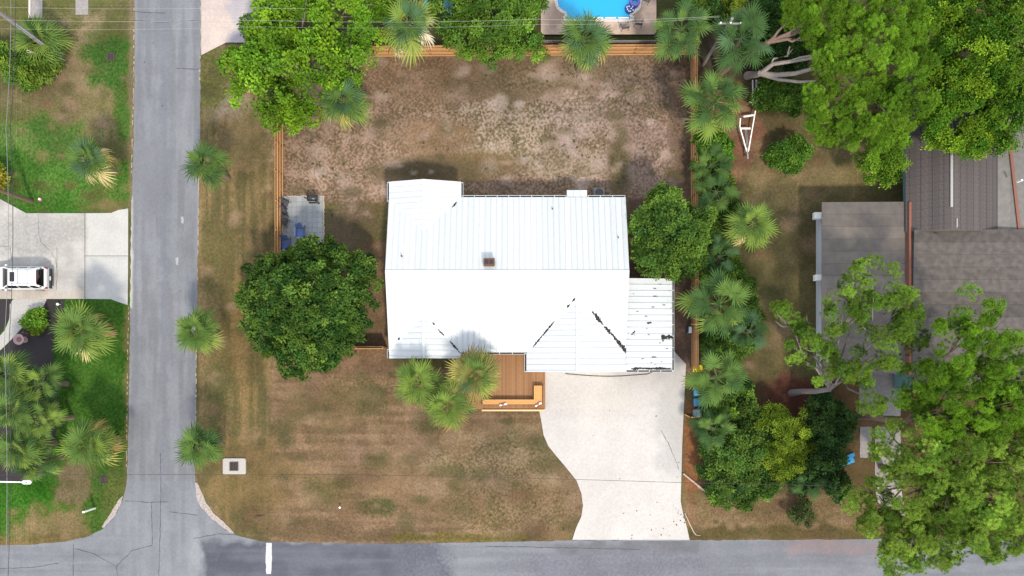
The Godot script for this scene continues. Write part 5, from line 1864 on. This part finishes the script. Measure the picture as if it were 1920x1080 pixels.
	t = thing("air_conditioner", "grey air conditioner box behind the house beside the small roof hood", "air conditioner", at(1121, 371))
	st = stg()
	bx(st, Vector3(0, 0.45, -0.25), Vector3(0.9, 0.9, 0.8), Basis.IDENTITY, 0.04)
	obj("cabinet", st, M.pole, t)
	st = stg()
	lathe(st, Vector3(0, 0.905, -0.25), [Vector2(0.33, 0), Vector2(0.33, 0.03), Vector2(0.28, 0.03), Vector2(0.0, 0.02)], 18)
	obj("fan_guard", st, M.dark_metal, t)

func grass_cover() -> void:
	var xs := []
	var cs := []
	var wx := []
	var wc := []
	var areas := [[-20, 130, 245, 395, 9000], [100, 566, 238, 1010, 9000], [-20, 900, 160, 1015, 5000], [380, 110, 520, 1000, 12000], [520, 695, 1090, 1012, 26000], [530, 100, 1298, 365, 22000], [530, 370, 725, 690, 6000], [1308, 140, 1545, 990, 14000], [1290, 935, 1650, 1008, 5000], [-20, 0, 250, 135, 5000]]
	for a in areas:
		for k in a[4]:
			var p := Vector2(rng.randf_range(a[0], a[2]), rng.randf_range(a[1], a[3]))
			if p.x > 1005 and p.y > 690 and p.x < 1285 and p.y > 760 and p.x > 1010 + max(0.0, (p.y - 820.0) * 0.62):
				continue
			if Geometry2D.is_point_in_polygon(p, street_outline):
				continue
			var c := site_color(p.x, p.y)
			var lum := c.r + c.g + c.b
			if lum > 0.42 and rng.randf() < 0.75:
				continue
			var b := turn_to(Vector3(rng.randf_range(-0.3, 0.3), 1, rng.randf_range(-0.3, 0.3)))
			var s := rng.randf_range(0.6, 1.2) * (1.0 if c.g > c.r * 1.1 else 0.75)
			xs.append(Transform3D(b.scaled_local(Vector3.ONE * s), at(p.x, p.y)))
			var g := rng.randf_range(0.85, 1.5)
			cs.append(Color(c.r * g, c.g * g * 1.03, c.b * g))
	tag(scatter("grass", leafmesh.grass, M.blade, xs, cs, self), "short grass blades of the lawns, dry brown in the middle and green at left", "grass").set_meta("kind", "stuff")
	# darker clumps of weed on the sandy back yard and lawn
	for a in [[535, 105, 1298, 335, 1300], [1000, 100, 1298, 300, 500], [880, 820, 1085, 1008, 250], [535, 300, 720, 660, 300]]:
		for k in a[4]:
			var p := Vector2(rng.randf_range(a[0], a[2]), rng.randf_range(a[1], a[3]))
			var q := nmid[int((p.y - MY0) / 2.0) * MW + int((p.x - MX0) / 2.0)]
			if q < 118 + rng.randi_range(-20, 20):
				continue
			if p.x > 1010 and p.y > 800 and p.x > 1010 + (p.y - 820.0) * 0.6:
				continue
			var s := 0.35 + 1.5 * pow(rng.randf(), 2.5)
			wx.append(Transform3D(turn_to(Vector3(rng.randf_range(-0.2, 0.2), 1, rng.randf_range(-0.2, 0.2))).scaled_local(Vector3(s, s * 0.5, s)), at(p.x, p.y)))
			var g := rng.randf_range(0.8, 1.25)
			wc.append(Color(0.10 * g, 0.088 * g, 0.045 * g))
	tag(scatter("weeds", leafmesh.weed, M.blade, wx, wc, self), "low grey green weed clumps dotted over the sandy back yard", "weeds").set_meta("kind", "stuff")

func plants() -> void:
	var gr := ["green", "green", "bright"]
	var old := ["lime", "yellow", "ochre"]
	# street palms
	palm(385, 305, 4.5, 50, ["green", "green", "deep", "bright"], ["bright", "ochre"], 30, 3, "dense", "open crowned green palm on the verge, northernmost of the three by the street", "palms along the verge")
	palm(365, 622, 4.5, 48, ["green", "bright", "green"], ["ochre", "lime", "green"], 40, 8, "dense", "dense round palm on the verge level with the big round tree", "palms along the verge")
	palm(372, 838, 4.2, 48, ["green", "deep", "green"], ["bright", "green"], 38, 4, "dense", "dark green palm on the verge beside the white storm drain pad", "palms along the verge")
	palm(165, 298, 5.0, 48, ["green", "blue", "green"], ["yellow", "ochre", "lime", "straw"], 36, 12, "dense", "palm with yellowing lower fronds on the green lawn above the concrete driveway", "palms in the west yards", Vector2(217, 323))
	palm(148, 622, 5.0, 60, ["green", "bright", "green"], ["straw", "yellow", "ochre", "bright"], 38, 12, "dense", "light green palm with straw coloured fronds beside the mulch bed", "palms in the west yards", Vector2(214, 625))
	palm(163, 835, 4.6, 56, ["green", "bright", "green"], ["yellow", "lime", "ochre"], 38, 11, "dense", "green palm with yellow fronds beside the street at lower left", "palms in the west yards")
	palm(70, 74, 2.2, 54, ["green", "bright", "green"], ["green"], 44, 3, "dense", "bushy green palm under the leaning utility pole at top left", "palms in the west yards")
	for q in [[12, 700, 4.5, 48, "topmost palm of the dense clump in the mulch bed at left"], [66, 722, 4.0, 44, "upper right palm of the dense clump in the mulch bed, reaching to the lawn"], [22, 768, 5.4, 50, "middle palm of the clump in the mulch bed, with one pale dead frond"], [70, 790, 4.4, 42, "right palm of the clump in the mulch bed, above the dark corner"], [30, 842, 4.8, 48, "lower palm of the clump in the mulch bed at left"], [62, 868, 3.8, 42, "lowest palm of the clump, next to the street lamp head"]]:
		palm(q[0], q[1], q[2], q[3], ["deep", "green", "bright", "green"], ["green", "straw"] if q[1] == 768 else ["green", "deep"], 34, 3, "open" if q[0] > 40 else "dense", q[4], "palm clump in the mulch bed")
	# back fence palms
	palm(765, 42, 7.0, 60, ["green", "bright", "blue"], ["ochre", "lime", "yellow", "brown", "pale"], 46, 18, "dense", "tall palm with many brown and pale dead fronds at the back fence", "palms at the back fence", Vector2(785, 88))
	palm(642, 190, 5.5, 54, ["blue", "green", "green"], ["lime", "yellow", "bright"], 36, 9, "dense", "blue green palm with yellow fronds inside the yard below the leafy tree", "palms at the back fence")
	palm(1098, 70, 6.0, 56, ["green", "blue", "green"], ["lime", "yellow", "bright"], 40, 12, "dense", "palm overlapping the near edge of the pool", "palms at the back fence")
	palm(1278, 52, 6.0, 58, ["green", "deep", "green"], ["bright", "green"], 30, 5, "open", "palm at the right end of the back fence beside the pool deck", "palms at the back fence")
	palm(1342, 188, 5.6, 64, ["green", "deep", "green"], ["bright", "lime"], 34, 7, "open", "large green palm over the side fence beside the boat trailer", "palms along the side fence")
	palm(1392, 70, 6.5, 66, ["deep", "blue", "deep"], ["green", "deep"], 30, 4, "open", "dark palm with long stalks behind the corner of the back fence", "palms along the side fence")
	palm(1336, 308, 2.6, 44, ["deep", "green"], ["deep"], 24, 2, "open", "low dark palm beside the fence under the bright shrub", "palms along the side fence")
	palm(1345, 358, 3.0, 46, ["deep", "deep", "green"], ["deep"], 24, 2, "open", "low dark palm beside the fence end above the bushy green tree", "palms along the side fence")
	palm(1412, 420, 4.2, 54, ["green", "bright"], ["bright", "lime", "straw"], 30, 7, "dense", "light green palm standing alone in the neighbour yard", "palms along the side fence")
	palm(1352, 480, 2.4, 44, ["deep", "deep", "blue"], ["deep"], 24, 2, "open", "low dark palm in the shade right of the bushy green tree", "palms along the side fence")
	palm(1350, 570, 4.8, 68, ["green", "green", "deep"], ["bright", "green"], 36, 6, "open", "large open palm in the side row above the pale utility box", "palms along the side fence")
	palm(1408, 620, 3.0, 42, ["deep", "blue"], ["deep"], 22, 2, "open", "small dark palm half under the large open palm", "palms along the side fence")
	palm(1346, 708, 5.2, 62, ["green", "green", "deep"], ["bright", "green"], 38, 6, "open", "large open palm over the rubbish carts", "palms along the side fence")
	palm(1340, 805, 2.8, 44, ["deep", "green"], ["deep"], 26, 2, "open", "low dark palm below the rubbish carts beside the driveway", "palms along the side fence")
	palm(1375, 905, 1.6, 40, ["deep", "green"], ["green"], 26, 2, "open", "ground hugging palm at the low end of the shrubs near the fallen branch", "palms along the side fence")
	palm(1520, 905, 2.2, 36, ["deep", "deep"], ["deep"], 22, 2, "open", "low dark palm under the dark shrub near the pines", "palms along the side fence")
	# three palms in front of the house
	palm(782, 718, 5.0, 51, ["bright", "green", "bright"], ["bright", "ochre", "lime"], 42, 10, "dense", "left of the three front palms, bright green", "palm trio in front of the house")
	palm(888, 703, 5.4, 56, ["green", "blue", "olive", "green"], ["ochre", "olive", "brown", "lime", "yellow"], 54, 32, "dense", "upper right of the three front palms, mostly brown fronds, leaning on the deck", "palm trio in front of the house")
	palm(840, 761, 5.2, 55, ["bright", "green", "olive"], ["ochre", "lime", "olive"], 46, 14, "dense", "lowest of the three front palms, green with ochre edges", "palm trio in front of the house")
	# broadleaf trees
	var dark_a := Color(0.034, 0.085, 0.018)
	var dark_b := Color(0.11, 0.18, 0.03)
	tree("round_tree", "big dark green round tree left of the white house", "tree", Vector2(580, 590), [[580, 570, 4.5, 88], [520, 545, 3.6, 55], [550, 514, 3.6, 40], [595, 492, 3.8, 46], [645, 520, 3.6, 50], [655, 575, 3.6, 48], [640, 620, 3.2, 44], [590, 640, 3.2, 50], [528, 620, 3.2, 52], [494, 588, 3.0, 40], [557, 672, 2.6, 34], [622, 664, 2.2, 22], [690, 500, 3.0, 16], [472, 560, 2.8, 24], [570, 560, 6.0, 62], [615, 560, 5.6, 48]], dark_a, dark_b, "big", {"puff": 0.42, "density": 2.6, "limb": 0.2, "leaf_scale": 0.85, "rare": true})
	var br_a := Color(0.06, 0.145, 0.012)
	var br_b := Color(0.16, 0.285, 0.02)
	tree("leafy_tree", "large bright green tree filling the corner above the paved drive", "tree", Vector2(600, 120), [[445, 140, 4.2, 40], [470, 175, 3.6, 36], [520, 120, 5.4, 56], [560, 60, 6.0, 62], [640, 45, 6.2, 66], [700, 30, 5.5, 46], [510, 190, 4.4, 44], [560, 205, 3.6, 38], [500, 78, 5.0, 44], [585, 130, 6.2, 56], [645, 110, 5.2, 44], [660, 80, 5.6, 40], [545, 225, 2.6, 22], [620, 0, 5.6, 60], [540, 10, 5.2, 50], [690, 88, 3.6, 30]], br_a, br_b, "big", {"puff": 0.8, "density": 1.75, "per": 18, "limb": 0.2, "twigs": 4})
	tree("leafy_tree", "green tree overhanging the back fence left of the pool", "tree", Vector2(930, 52), [[870, 62, 3.8, 40], [930, 40, 4.6, 50], [975, 66, 3.8, 36], [905, 100, 3.0, 28], [845, 25, 3.8, 34], [985, 25, 3.8, 36], [905, 10, 4.4, 44], [950, 92, 2.8, 26], [1000, 92, 2.4, 20]], Color(0.055, 0.13, 0.022), Color(0.13, 0.24, 0.03), "broad", {"puff": 0.45, "density": 1.8})
	tree("bushy_tree", "rounded bushy green tree between the house and the side fence", "tree", Vector2(1255, 440), [[1250, 392, 4.0, 38], [1292, 425, 3.8, 36], [1258, 452, 4.4, 54], [1215, 425, 3.2, 34], [1285, 475, 3.2, 34], [1225, 480, 2.8, 36], [1300, 450, 3.0, 26], [1262, 505, 2.0, 16]], Color(0.05, 0.115, 0.025), Color(0.135, 0.24, 0.035), "broad", {"puff": 0.38, "density": 2.3})
	tree("shrub", "small rounded green shrub alone on the neighbour's lawn by the trailer", "shrub", Vector2(1478, 290), [[1478, 286, 0.9, 26], [1460, 292, 0.6, 18], [1495, 284, 0.6, 20], [1482, 305, 0.5, 16]], Color(0.045, 0.12, 0.02), Color(0.12, 0.23, 0.03), "broad", {"puff": 0.32, "limb": 0.03})
	tree("shrub", "bright green shrub squeezed between the side fence and the trailer", "shrub", Vector2(1336, 280), [[1334, 276, 1.6, 28], [1325, 262, 1.2, 20], [1350, 285, 1.2, 20]], Color(0.06, 0.16, 0.02), Color(0.13, 0.26, 0.03), "broad", {"puff": 0.34, "limb": 0.04})
	tree("shrub", "leafy shrub under the grey limbs beside the trailer", "shrub", Vector2(1462, 178), [[1450, 175, 1.4, 26], [1480, 182, 1.4, 26], [1435, 185, 1.0, 20]], Color(0.05, 0.12, 0.02), Color(0.11, 0.21, 0.03), "broad", {"puff": 0.34, "limb": 0.04})
	tree("shrub", "dark shrubs filling the gap behind the corner of the back fence", "shrub", Vector2(1440, 60), [[1430, 80, 2.2, 40], [1470, 50, 2.6, 40], [1440, 20, 2.6, 40], [1480, 100, 2.2, 36], [1330, 20, 3.0, 36], [1300, -5, 3.0, 34]], Color(0.025, 0.065, 0.018), Color(0.06, 0.13, 0.026), "broad", {"puff": 0.4, "limb": 0.06})
	tree("shrub", "yellow green shrub at the top edge right of the pool", "shrub", Vector2(1335, 0), [[1320, 4, 3.2, 28], [1352, 8, 3.2, 26], [1372, -2, 3.0, 24]], Color(0.12, 0.18, 0.02), Color(0.24, 0.30, 0.03), "broad", {"puff": 0.36, "limb": 0.05})
	tree("shrub", "mid green shrub with pale stems beside the driveway below the carts", "shrub", Vector2(1390, 850), [[1385, 850, 1.6, 48], [1360, 875, 1.2, 34], [1400, 890, 1.2, 38], [1360, 830, 1.2, 30], [1415, 815, 1.6, 32], [1400, 780, 1.4, 26]], Color(0.05, 0.11, 0.022), Color(0.12, 0.20, 0.035), "broad", {"puff": 0.36, "limb": 0.04})
	tree("shrub", "yellow green rounded shrub among the darker ones at lower right", "shrub", Vector2(1470, 830), [[1470, 812, 2.4, 42], [1484, 850, 1.8, 34], [1448, 842, 1.8, 32], [1450, 790, 1.8, 28], [1462, 880, 1.4, 28]], Color(0.075, 0.135, 0.014), Color(0.19, 0.26, 0.025), "small", {"puff": 0.34, "limb": 0.05})
	tree("shrub", "dark green thicket shrub left of the blue tarp", "shrub", Vector2(1555, 840), [[1550, 800, 1.8, 42], [1548, 846, 1.8, 34], [1530, 880, 1.4, 38], [1566, 908, 1.2, 24], [1540, 760, 1.6, 26], [1500, 895, 1.0, 24], [1460, 890, 1.0, 28]], Color(0.022, 0.055, 0.018), Color(0.06, 0.12, 0.03), "broad", {"puff": 0.36, "limb": 0.05})
	tree("shrub", "small olive bush on the brown grass above the cross street", "shrub", Vector2(1495, 962), [[1490, 960, 0.5, 18], [1505, 950, 0.6, 18], [1510, 970, 0.4, 14]], Color(0.06, 0.085, 0.03), Color(0.10, 0.13, 0.045), "small", {"puff": 0.28, "density": 1.3, "limb": 0.02})
	tree("shrub", "green and yellow bush below the flag at top left", "shrub", Vector2(60, 128), [[60, 125, 1.4, 30], [35, 130, 1.2, 24], [85, 130, 1.1, 22], [60, 148, 0.7, 18], [0, 110, 1.4, 26]], Color(0.05, 0.12, 0.02), Color(0.16, 0.23, 0.03), "broad", {"puff": 0.34, "limb": 0.04})
	tree("shrub", "yellow leaved bush cut by the left edge above the brown pole", "shrub", Vector2(-8, 330), [[-6, 330, 1.0, 18], [-10, 345, 0.9, 14]], Color(0.14, 0.18, 0.02), Color(0.34, 0.30, 0.04), "broad", {"puff": 0.3, "limb": 0.03})
	tree("shrub", "low bright green plant on the mulch above the bird bath", "shrub", Vector2(68, 600), [[60, 604, 0.4, 13], [75, 598, 0.5, 14], [84, 590, 0.4, 9]], Color(0.07, 0.17, 0.02), Color(0.15, 0.28, 0.03), "broad", {"puff": 0.26, "limb": 0.02})
	tree("shrub", "smallest lime green plant on the mulch beside the bird bath", "shrub", Vector2(74, 614), [[74, 614, 0.3, 7]], Color(0.17, 0.26, 0.02), Color(0.22, 0.32, 0.03), "broad", {"puff": 0.22, "limb": 0.02, "density": 3.0})
	var un_a := Color(0.03, 0.075, 0.018)
	var un_b := Color(0.12, 0.21, 0.03)
	for q in [["dark understorey shrub beside the side fence level with the trailer tongue", [[1325, 320, 1.2, 22], [1350, 335, 1.0, 22], [1320, 345, 1.0, 18]]], ["dark understorey shrub between the bushy tree and the lone light green palm", [[1345, 425, 1.3, 26], [1340, 455, 1.2, 22], [1365, 400, 1.0, 20], [1372, 445, 0.9, 16]]], ["dark understorey shrub in the side row above the pale utility box palm", [[1370, 515, 1.3, 26], [1392, 545, 1.2, 24], [1335, 520, 1.0, 18]]], ["dark understorey shrub between the two large open palms", [[1345, 640, 1.3, 24], [1385, 650, 1.2, 26], [1405, 590, 1.0, 20], [1330, 655, 1.0, 16]]], ["dark understorey shrub behind the rubbish carts", [[1365, 760, 1.2, 26], [1340, 770, 1.0, 22], [1390, 735, 1.0, 20]]], ["low green shrubs along the foot of the side row above the fallen branch", [[1335, 845, 1.0, 24], [1330, 880, 0.9, 20], [1395, 925, 0.8, 26], [1350, 915, 0.8, 24], [1430, 905, 1.0, 26]]]]:
		var f: Array = q[1][0]
		tree("shrub", q[0], "shrub", Vector2(f[0], f[1]), q[1], un_a, un_b, "broad", {"puff": 0.36, "density": 2.4, "limb": 0.03, "group": "understorey of the side row"})
	# woods at the upper right
	var wd_a := Color(0.05, 0.135, 0.012)
	var wd_b := Color(0.19, 0.31, 0.02)
	tree("woodland_tree", "dense deep green tree behind the bright pine, left part of the upper right woods", "tree", Vector2(1790, 150), [[1760, 60, 7.0, 52], [1810, 110, 8.0, 62], [1770, 170, 7.0, 50], [1800, 220, 6.5, 56], [1760, 10, 6.5, 44], [1850, 170, 7.5, 50], [1740, 240, 5.0, 36]], wd_a, wd_b, "small", {"puff": 0.6, "density": 3.0, "per": 13, "leaf_scale": 1.35, "limb": 0.2, "rare": true})
	tree("woodland_tree", "dense deep green tree in the top right corner over the grey roof", "tree", Vector2(1880, 100), [[1880, 50, 8.0, 60], [1830, 30, 7.0, 44], [1930, 90, 8.0, 60], [1890, 140, 7.5, 52], [1900, 215, 7.0, 56], [1960, 180, 7.0, 56], [1850, 250, 5.5, 40], [1950, 10, 7.0, 60]], wd_a, Color(0.14, 0.235, 0.022), "small", {"puff": 0.6, "density": 3.0, "per": 13, "leaf_scale": 1.35, "limb": 0.2, "rare": true})
	tree("woodland_tree", "small vivid lime tree at the edge of the grey roof under the woods", "tree", Vector2(1835, 255), [[1828, 250, 6.6, 24], [1838, 268, 6.0, 20], [1812, 272, 5.6, 22]], Color(0.13, 0.21, 0.015), Color(0.22, 0.33, 0.02), "small", {"puff": 0.4, "per": 12, "leaf_scale": 1.2, "limb": 0.08})
	tree("leafy_tree", "bright green tree hanging over the corner of the shingled roof", "tree", Vector2(1660, 270), [[1650, 290, 4.6, 34], [1665, 312, 4.2, 28], [1672, 270, 4.6, 30], [1630, 300, 4.0, 22], [1640, 322, 3.4, 16]], Color(0.07, 0.16, 0.015), Color(0.17, 0.30, 0.025), "small", {"puff": 0.45, "per": 12, "leaf_scale": 1.2, "limb": 0.1})
	# pines
	var pn_a := Color(0.085, 0.18, 0.015)
	var pn_b := Color(0.175, 0.32, 0.025)
	var popt := {"puff": 0.66, "density": 2.9, "per": 44, "leaf_scale": 0.68, "mat": M.leaf_soft, "bark": M.pine_bark, "flat": 0.6}
	var o1 := popt.duplicate()
	o1.merge({"limb": 0.26, "bark": M.grey_limb, "hub": at(1425, 138, 3.0), "bare": true, "paths": [
		[[1425, 138, 3.0, 0.22], [1455, 140, 4.0, 0.2], [1490, 137, 5.0, 0.17], [1530, 128, 6.2, 0.14], [1570, 112, 7.4, 0.1], [1620, 100, 8.4, 0.06]],
		[[1425, 138, 3.0, 0.2], [1450, 122, 4.2, 0.17], [1480, 116, 5.2, 0.14], [1515, 112, 6.0, 0.12], [1550, 103, 7.0, 0.09], [1600, 95, 8.4, 0.05]],
		[[1425, 140, 3.0, 0.17], [1460, 150, 4.0, 0.13], [1500, 155, 5.0, 0.11], [1545, 150, 6.2, 0.09], [1600, 165, 7.6, 0.05]],
		[[1440, 126, 3.8, 0.13], [1450, 110, 4.6, 0.1], [1475, 104, 5.4, 0.08], [1480, 88, 6.2, 0.05]],
		[[1490, 137, 5.0, 0.12], [1535, 126, 6.0, 0.1], [1545, 140, 6.6, 0.07], [1560, 152, 7.0, 0.05], [1590, 200, 7.6, 0.03]],
		[[1480, 116, 5.2, 0.08], [1500, 106, 6.0, 0.07], [1540, 100, 6.8, 0.06], [1546, 80, 7.4, 0.04], [1550, 50, 8.0, 0.03]],
		[[1536, 128, 6.2, 0.06], [1538, 155, 6.5, 0.035]], [[1475, 104, 5.4, 0.05], [1484, 92, 5.8, 0.03]], [[1550, 110, 7.0, 0.08], [1640, 190, 8.4, 0.06], [1680, 230, 8.4, 0.03]]]}, true)
	tree("pine_tree", "bright crowned pine with bare grey limbs reaching right over the trailer", "tree", Vector2(1402, 142), [[1545, 95, 8.0, 40], [1590, 60, 9.0, 46], [1650, 90, 9.5, 52], [1700, 120, 9.0, 44], [1600, 150, 8.6, 48], [1560, 190, 7.6, 46], [1620, 210, 8.2, 50], [1690, 190, 8.6, 50], [1540, 230, 6.6, 30], [1600, 248, 7.0, 36], [1660, 245, 7.2, 38], [1710, 60, 9.0, 36]], pn_a, pn_b, "needle", o1)
	var o2 := popt.duplicate()
	o2.merge({"limb": 0.24, "hub": at(1440, 80, 6.0)}, true)
	tree("pine_tree", "pine at the top edge above the bare grey limbs, with a reddish trunk", "tree", Vector2(1352, 134), [[1500, 15, 8.0, 40], [1550, 20, 8.6, 44], [1610, 10, 9.0, 46], [1560, 55, 8.0, 30], [1680, 15, 9.0, 44], [1530, 72, 7.0, 16]], pn_a, pn_b, "needle", o2)
	var o3 := popt.duplicate()
	o3.merge({"limb": 0.22, "hub": at(1556, 730, 4.2), "twigs": 4, "density": 2.1, "bark": M.pale_bark}, true)
	tree("pine_tree", "thin crowned pine with pale limbs over the carport roof", "tree", Vector2(1484, 737), [[1620, 540, 10.0, 48], [1580, 590, 9.5, 40], [1660, 590, 10.5, 52], [1700, 570, 10.0, 36], [1520, 640, 8.0, 34], [1545, 690, 7.0, 36], [1590, 680, 8.5, 34], [1660, 660, 10.0, 46], [1700, 620, 10.0, 34], [1490, 650, 7.5, 22], [1640, 740, 9.0, 32], [1500, 600, 7.5, 14], [1460, 590, 7.5, 14]], Color(0.085, 0.165, 0.024), Color(0.18, 0.29, 0.035), "needle", o3)
	var o4 := popt.duplicate()
	o4.merge({"limb": 0.22, "hub": at(1700, 790, 7.0), "twigs": 2, "density": 2.7}, true)
	tree("pine_tree", "tall pine with a thick trunk crossing the old driveway, over the grey roof", "tree", Vector2(1606, 780), [[1830, 580, 12.0, 36], [1865, 620, 12.0, 36], [1790, 640, 12.0, 44], [1750, 700, 11.5, 40], [1820, 690, 12.5, 52], [1880, 690, 12.0, 44], [1770, 770, 11.5, 50], [1850, 770, 12.0, 54], [1910, 760, 11.5, 46], [1710, 740, 10.0, 30], [1830, 730, 9.0, 60], [1760, 740, 9.0, 50], [1800, 810, 10.0, 50], [1880, 820, 10.5, 46]], pn_a, pn_b, "needle", o4)
	var o5 := popt.duplicate()
	o5.merge({"limb": 0.2, "hub": at(1740, 900, 8.0), "twigs": 2, "density": 2.7}, true)
	tree("pine_tree", "broad pine leaning over the cross street in the lower right corner", "tree", Vector2(1652, 875), [[1690, 840, 10.0, 34], [1740, 860, 11.0, 46], [1800, 860, 11.5, 50], [1860, 860, 11.5, 50], [1910, 880, 11.5, 46], [1660, 900, 9.0, 26], [1720, 930, 10.0, 40], [1780, 940, 11.0, 50], [1850, 940, 11.5, 52], [1910, 960, 11.0, 46], [1650, 980, 8.5, 40], [1710, 1000, 9.5, 46], [1770, 1010, 10.0, 46], [1840, 1005, 10.5, 44], [1680, 1050, 8.5, 36], [1740, 1050, 9.0, 32], [1610, 930, 8.0, 26], [1770, 900, 9.0, 60], [1850, 900, 9.0, 60], [1700, 960, 8.0, 44], [1800, 980, 9.0, 56], [1890, 1010, 10.0, 36], [1690, 1010, 8.0, 40], [1640, 950, 7.0, 30], [1930, 1010, 10.5, 30], [1660, 800, 9.5, 22], [1655, 845, 9.0, 18]], Color(0.12, 0.22, 0.03), Color(0.26, 0.38, 0.055), "needle", o5)

func _ready() -> void:
	# camera: straight down over the plot, lens shifted north
	var cam := Camera3D.new()
	cam.name = "camera"
	add_child(cam)
	cam.position = Vector3(0, H, 0)
	cam.rotation_degrees = Vector3(-90, 0, 0)
	cam.set_frustum(0.5 * 1080.0 / (H * PPM), Vector2(0, 0.5 * 150.0 / (H * PPM)), 0.5, 2000.0)
	cam.current = true
	var env := Environment.new()
	env.background_mode = Environment.BG_SKY
	var sm := ProceduralSkyMaterial.new()
	sm.sky_top_color = Color(0.73, 0.755, 0.80)
	sm.sky_horizon_color = Color(0.87, 0.88, 0.89)
	sm.sky_curve = 0.25
	sm.ground_bottom_color = Color(0.3, 0.28, 0.24)
	sm.ground_horizon_color = Color(0.7, 0.72, 0.74)
	sm.sun_angle_max = 20.0
	var sky := Sky.new()
	sky.sky_material = sm
	env.sky = sky
	env.background_energy_multiplier = 1.9
	env.tonemap_mode = Environment.TONE_MAPPER_LINEAR
	env.tonemap_exposure = 1.56
	env.sdfgi_enabled = true
	env.ssao_enabled = true
	env.ssil_enabled = true
	var we := WorldEnvironment.new()
	we.name = "world_environment"
	we.environment = env
	add_child(we)
	var sun := DirectionalLight3D.new()
	sun.name = "sun"
	add_child(sun)
	sun.basis = Basis.looking_at(Vector3(-0.8, -3.0, -2.2).normalized())
	sun.light_energy = 0.95
	sun.light_color = Color(1.0, 0.95, 0.87)
	sun.light_angular_distance = 5.0
	sun.shadow_enabled = true
	rng.seed = 4
	paint_site()
	paint_hard()
	build_materials()
	build_fronds()
	build_leaves()
	setting()
	house()
	neighbour_house()
	deck_and_bench()
	patio_set()
	trailer()
	fence("wooden back fence of horizontal rails along the top of the yard", at(700, 105), at(1297, 101.5), 1.0)
	fence("wooden side fence along the right of the back yard", at(1297, 101), at(1299, 690), 1.0)
	fence("wooden fence along the left of the back yard beside the patio", at(529, 652), at(529, 226), 1.0)
	fence("short wooden fence between the round tree and the house corner", at(725, 654), at(530, 655), 1.0)
	small_things()
	plants()
	grass_cover()
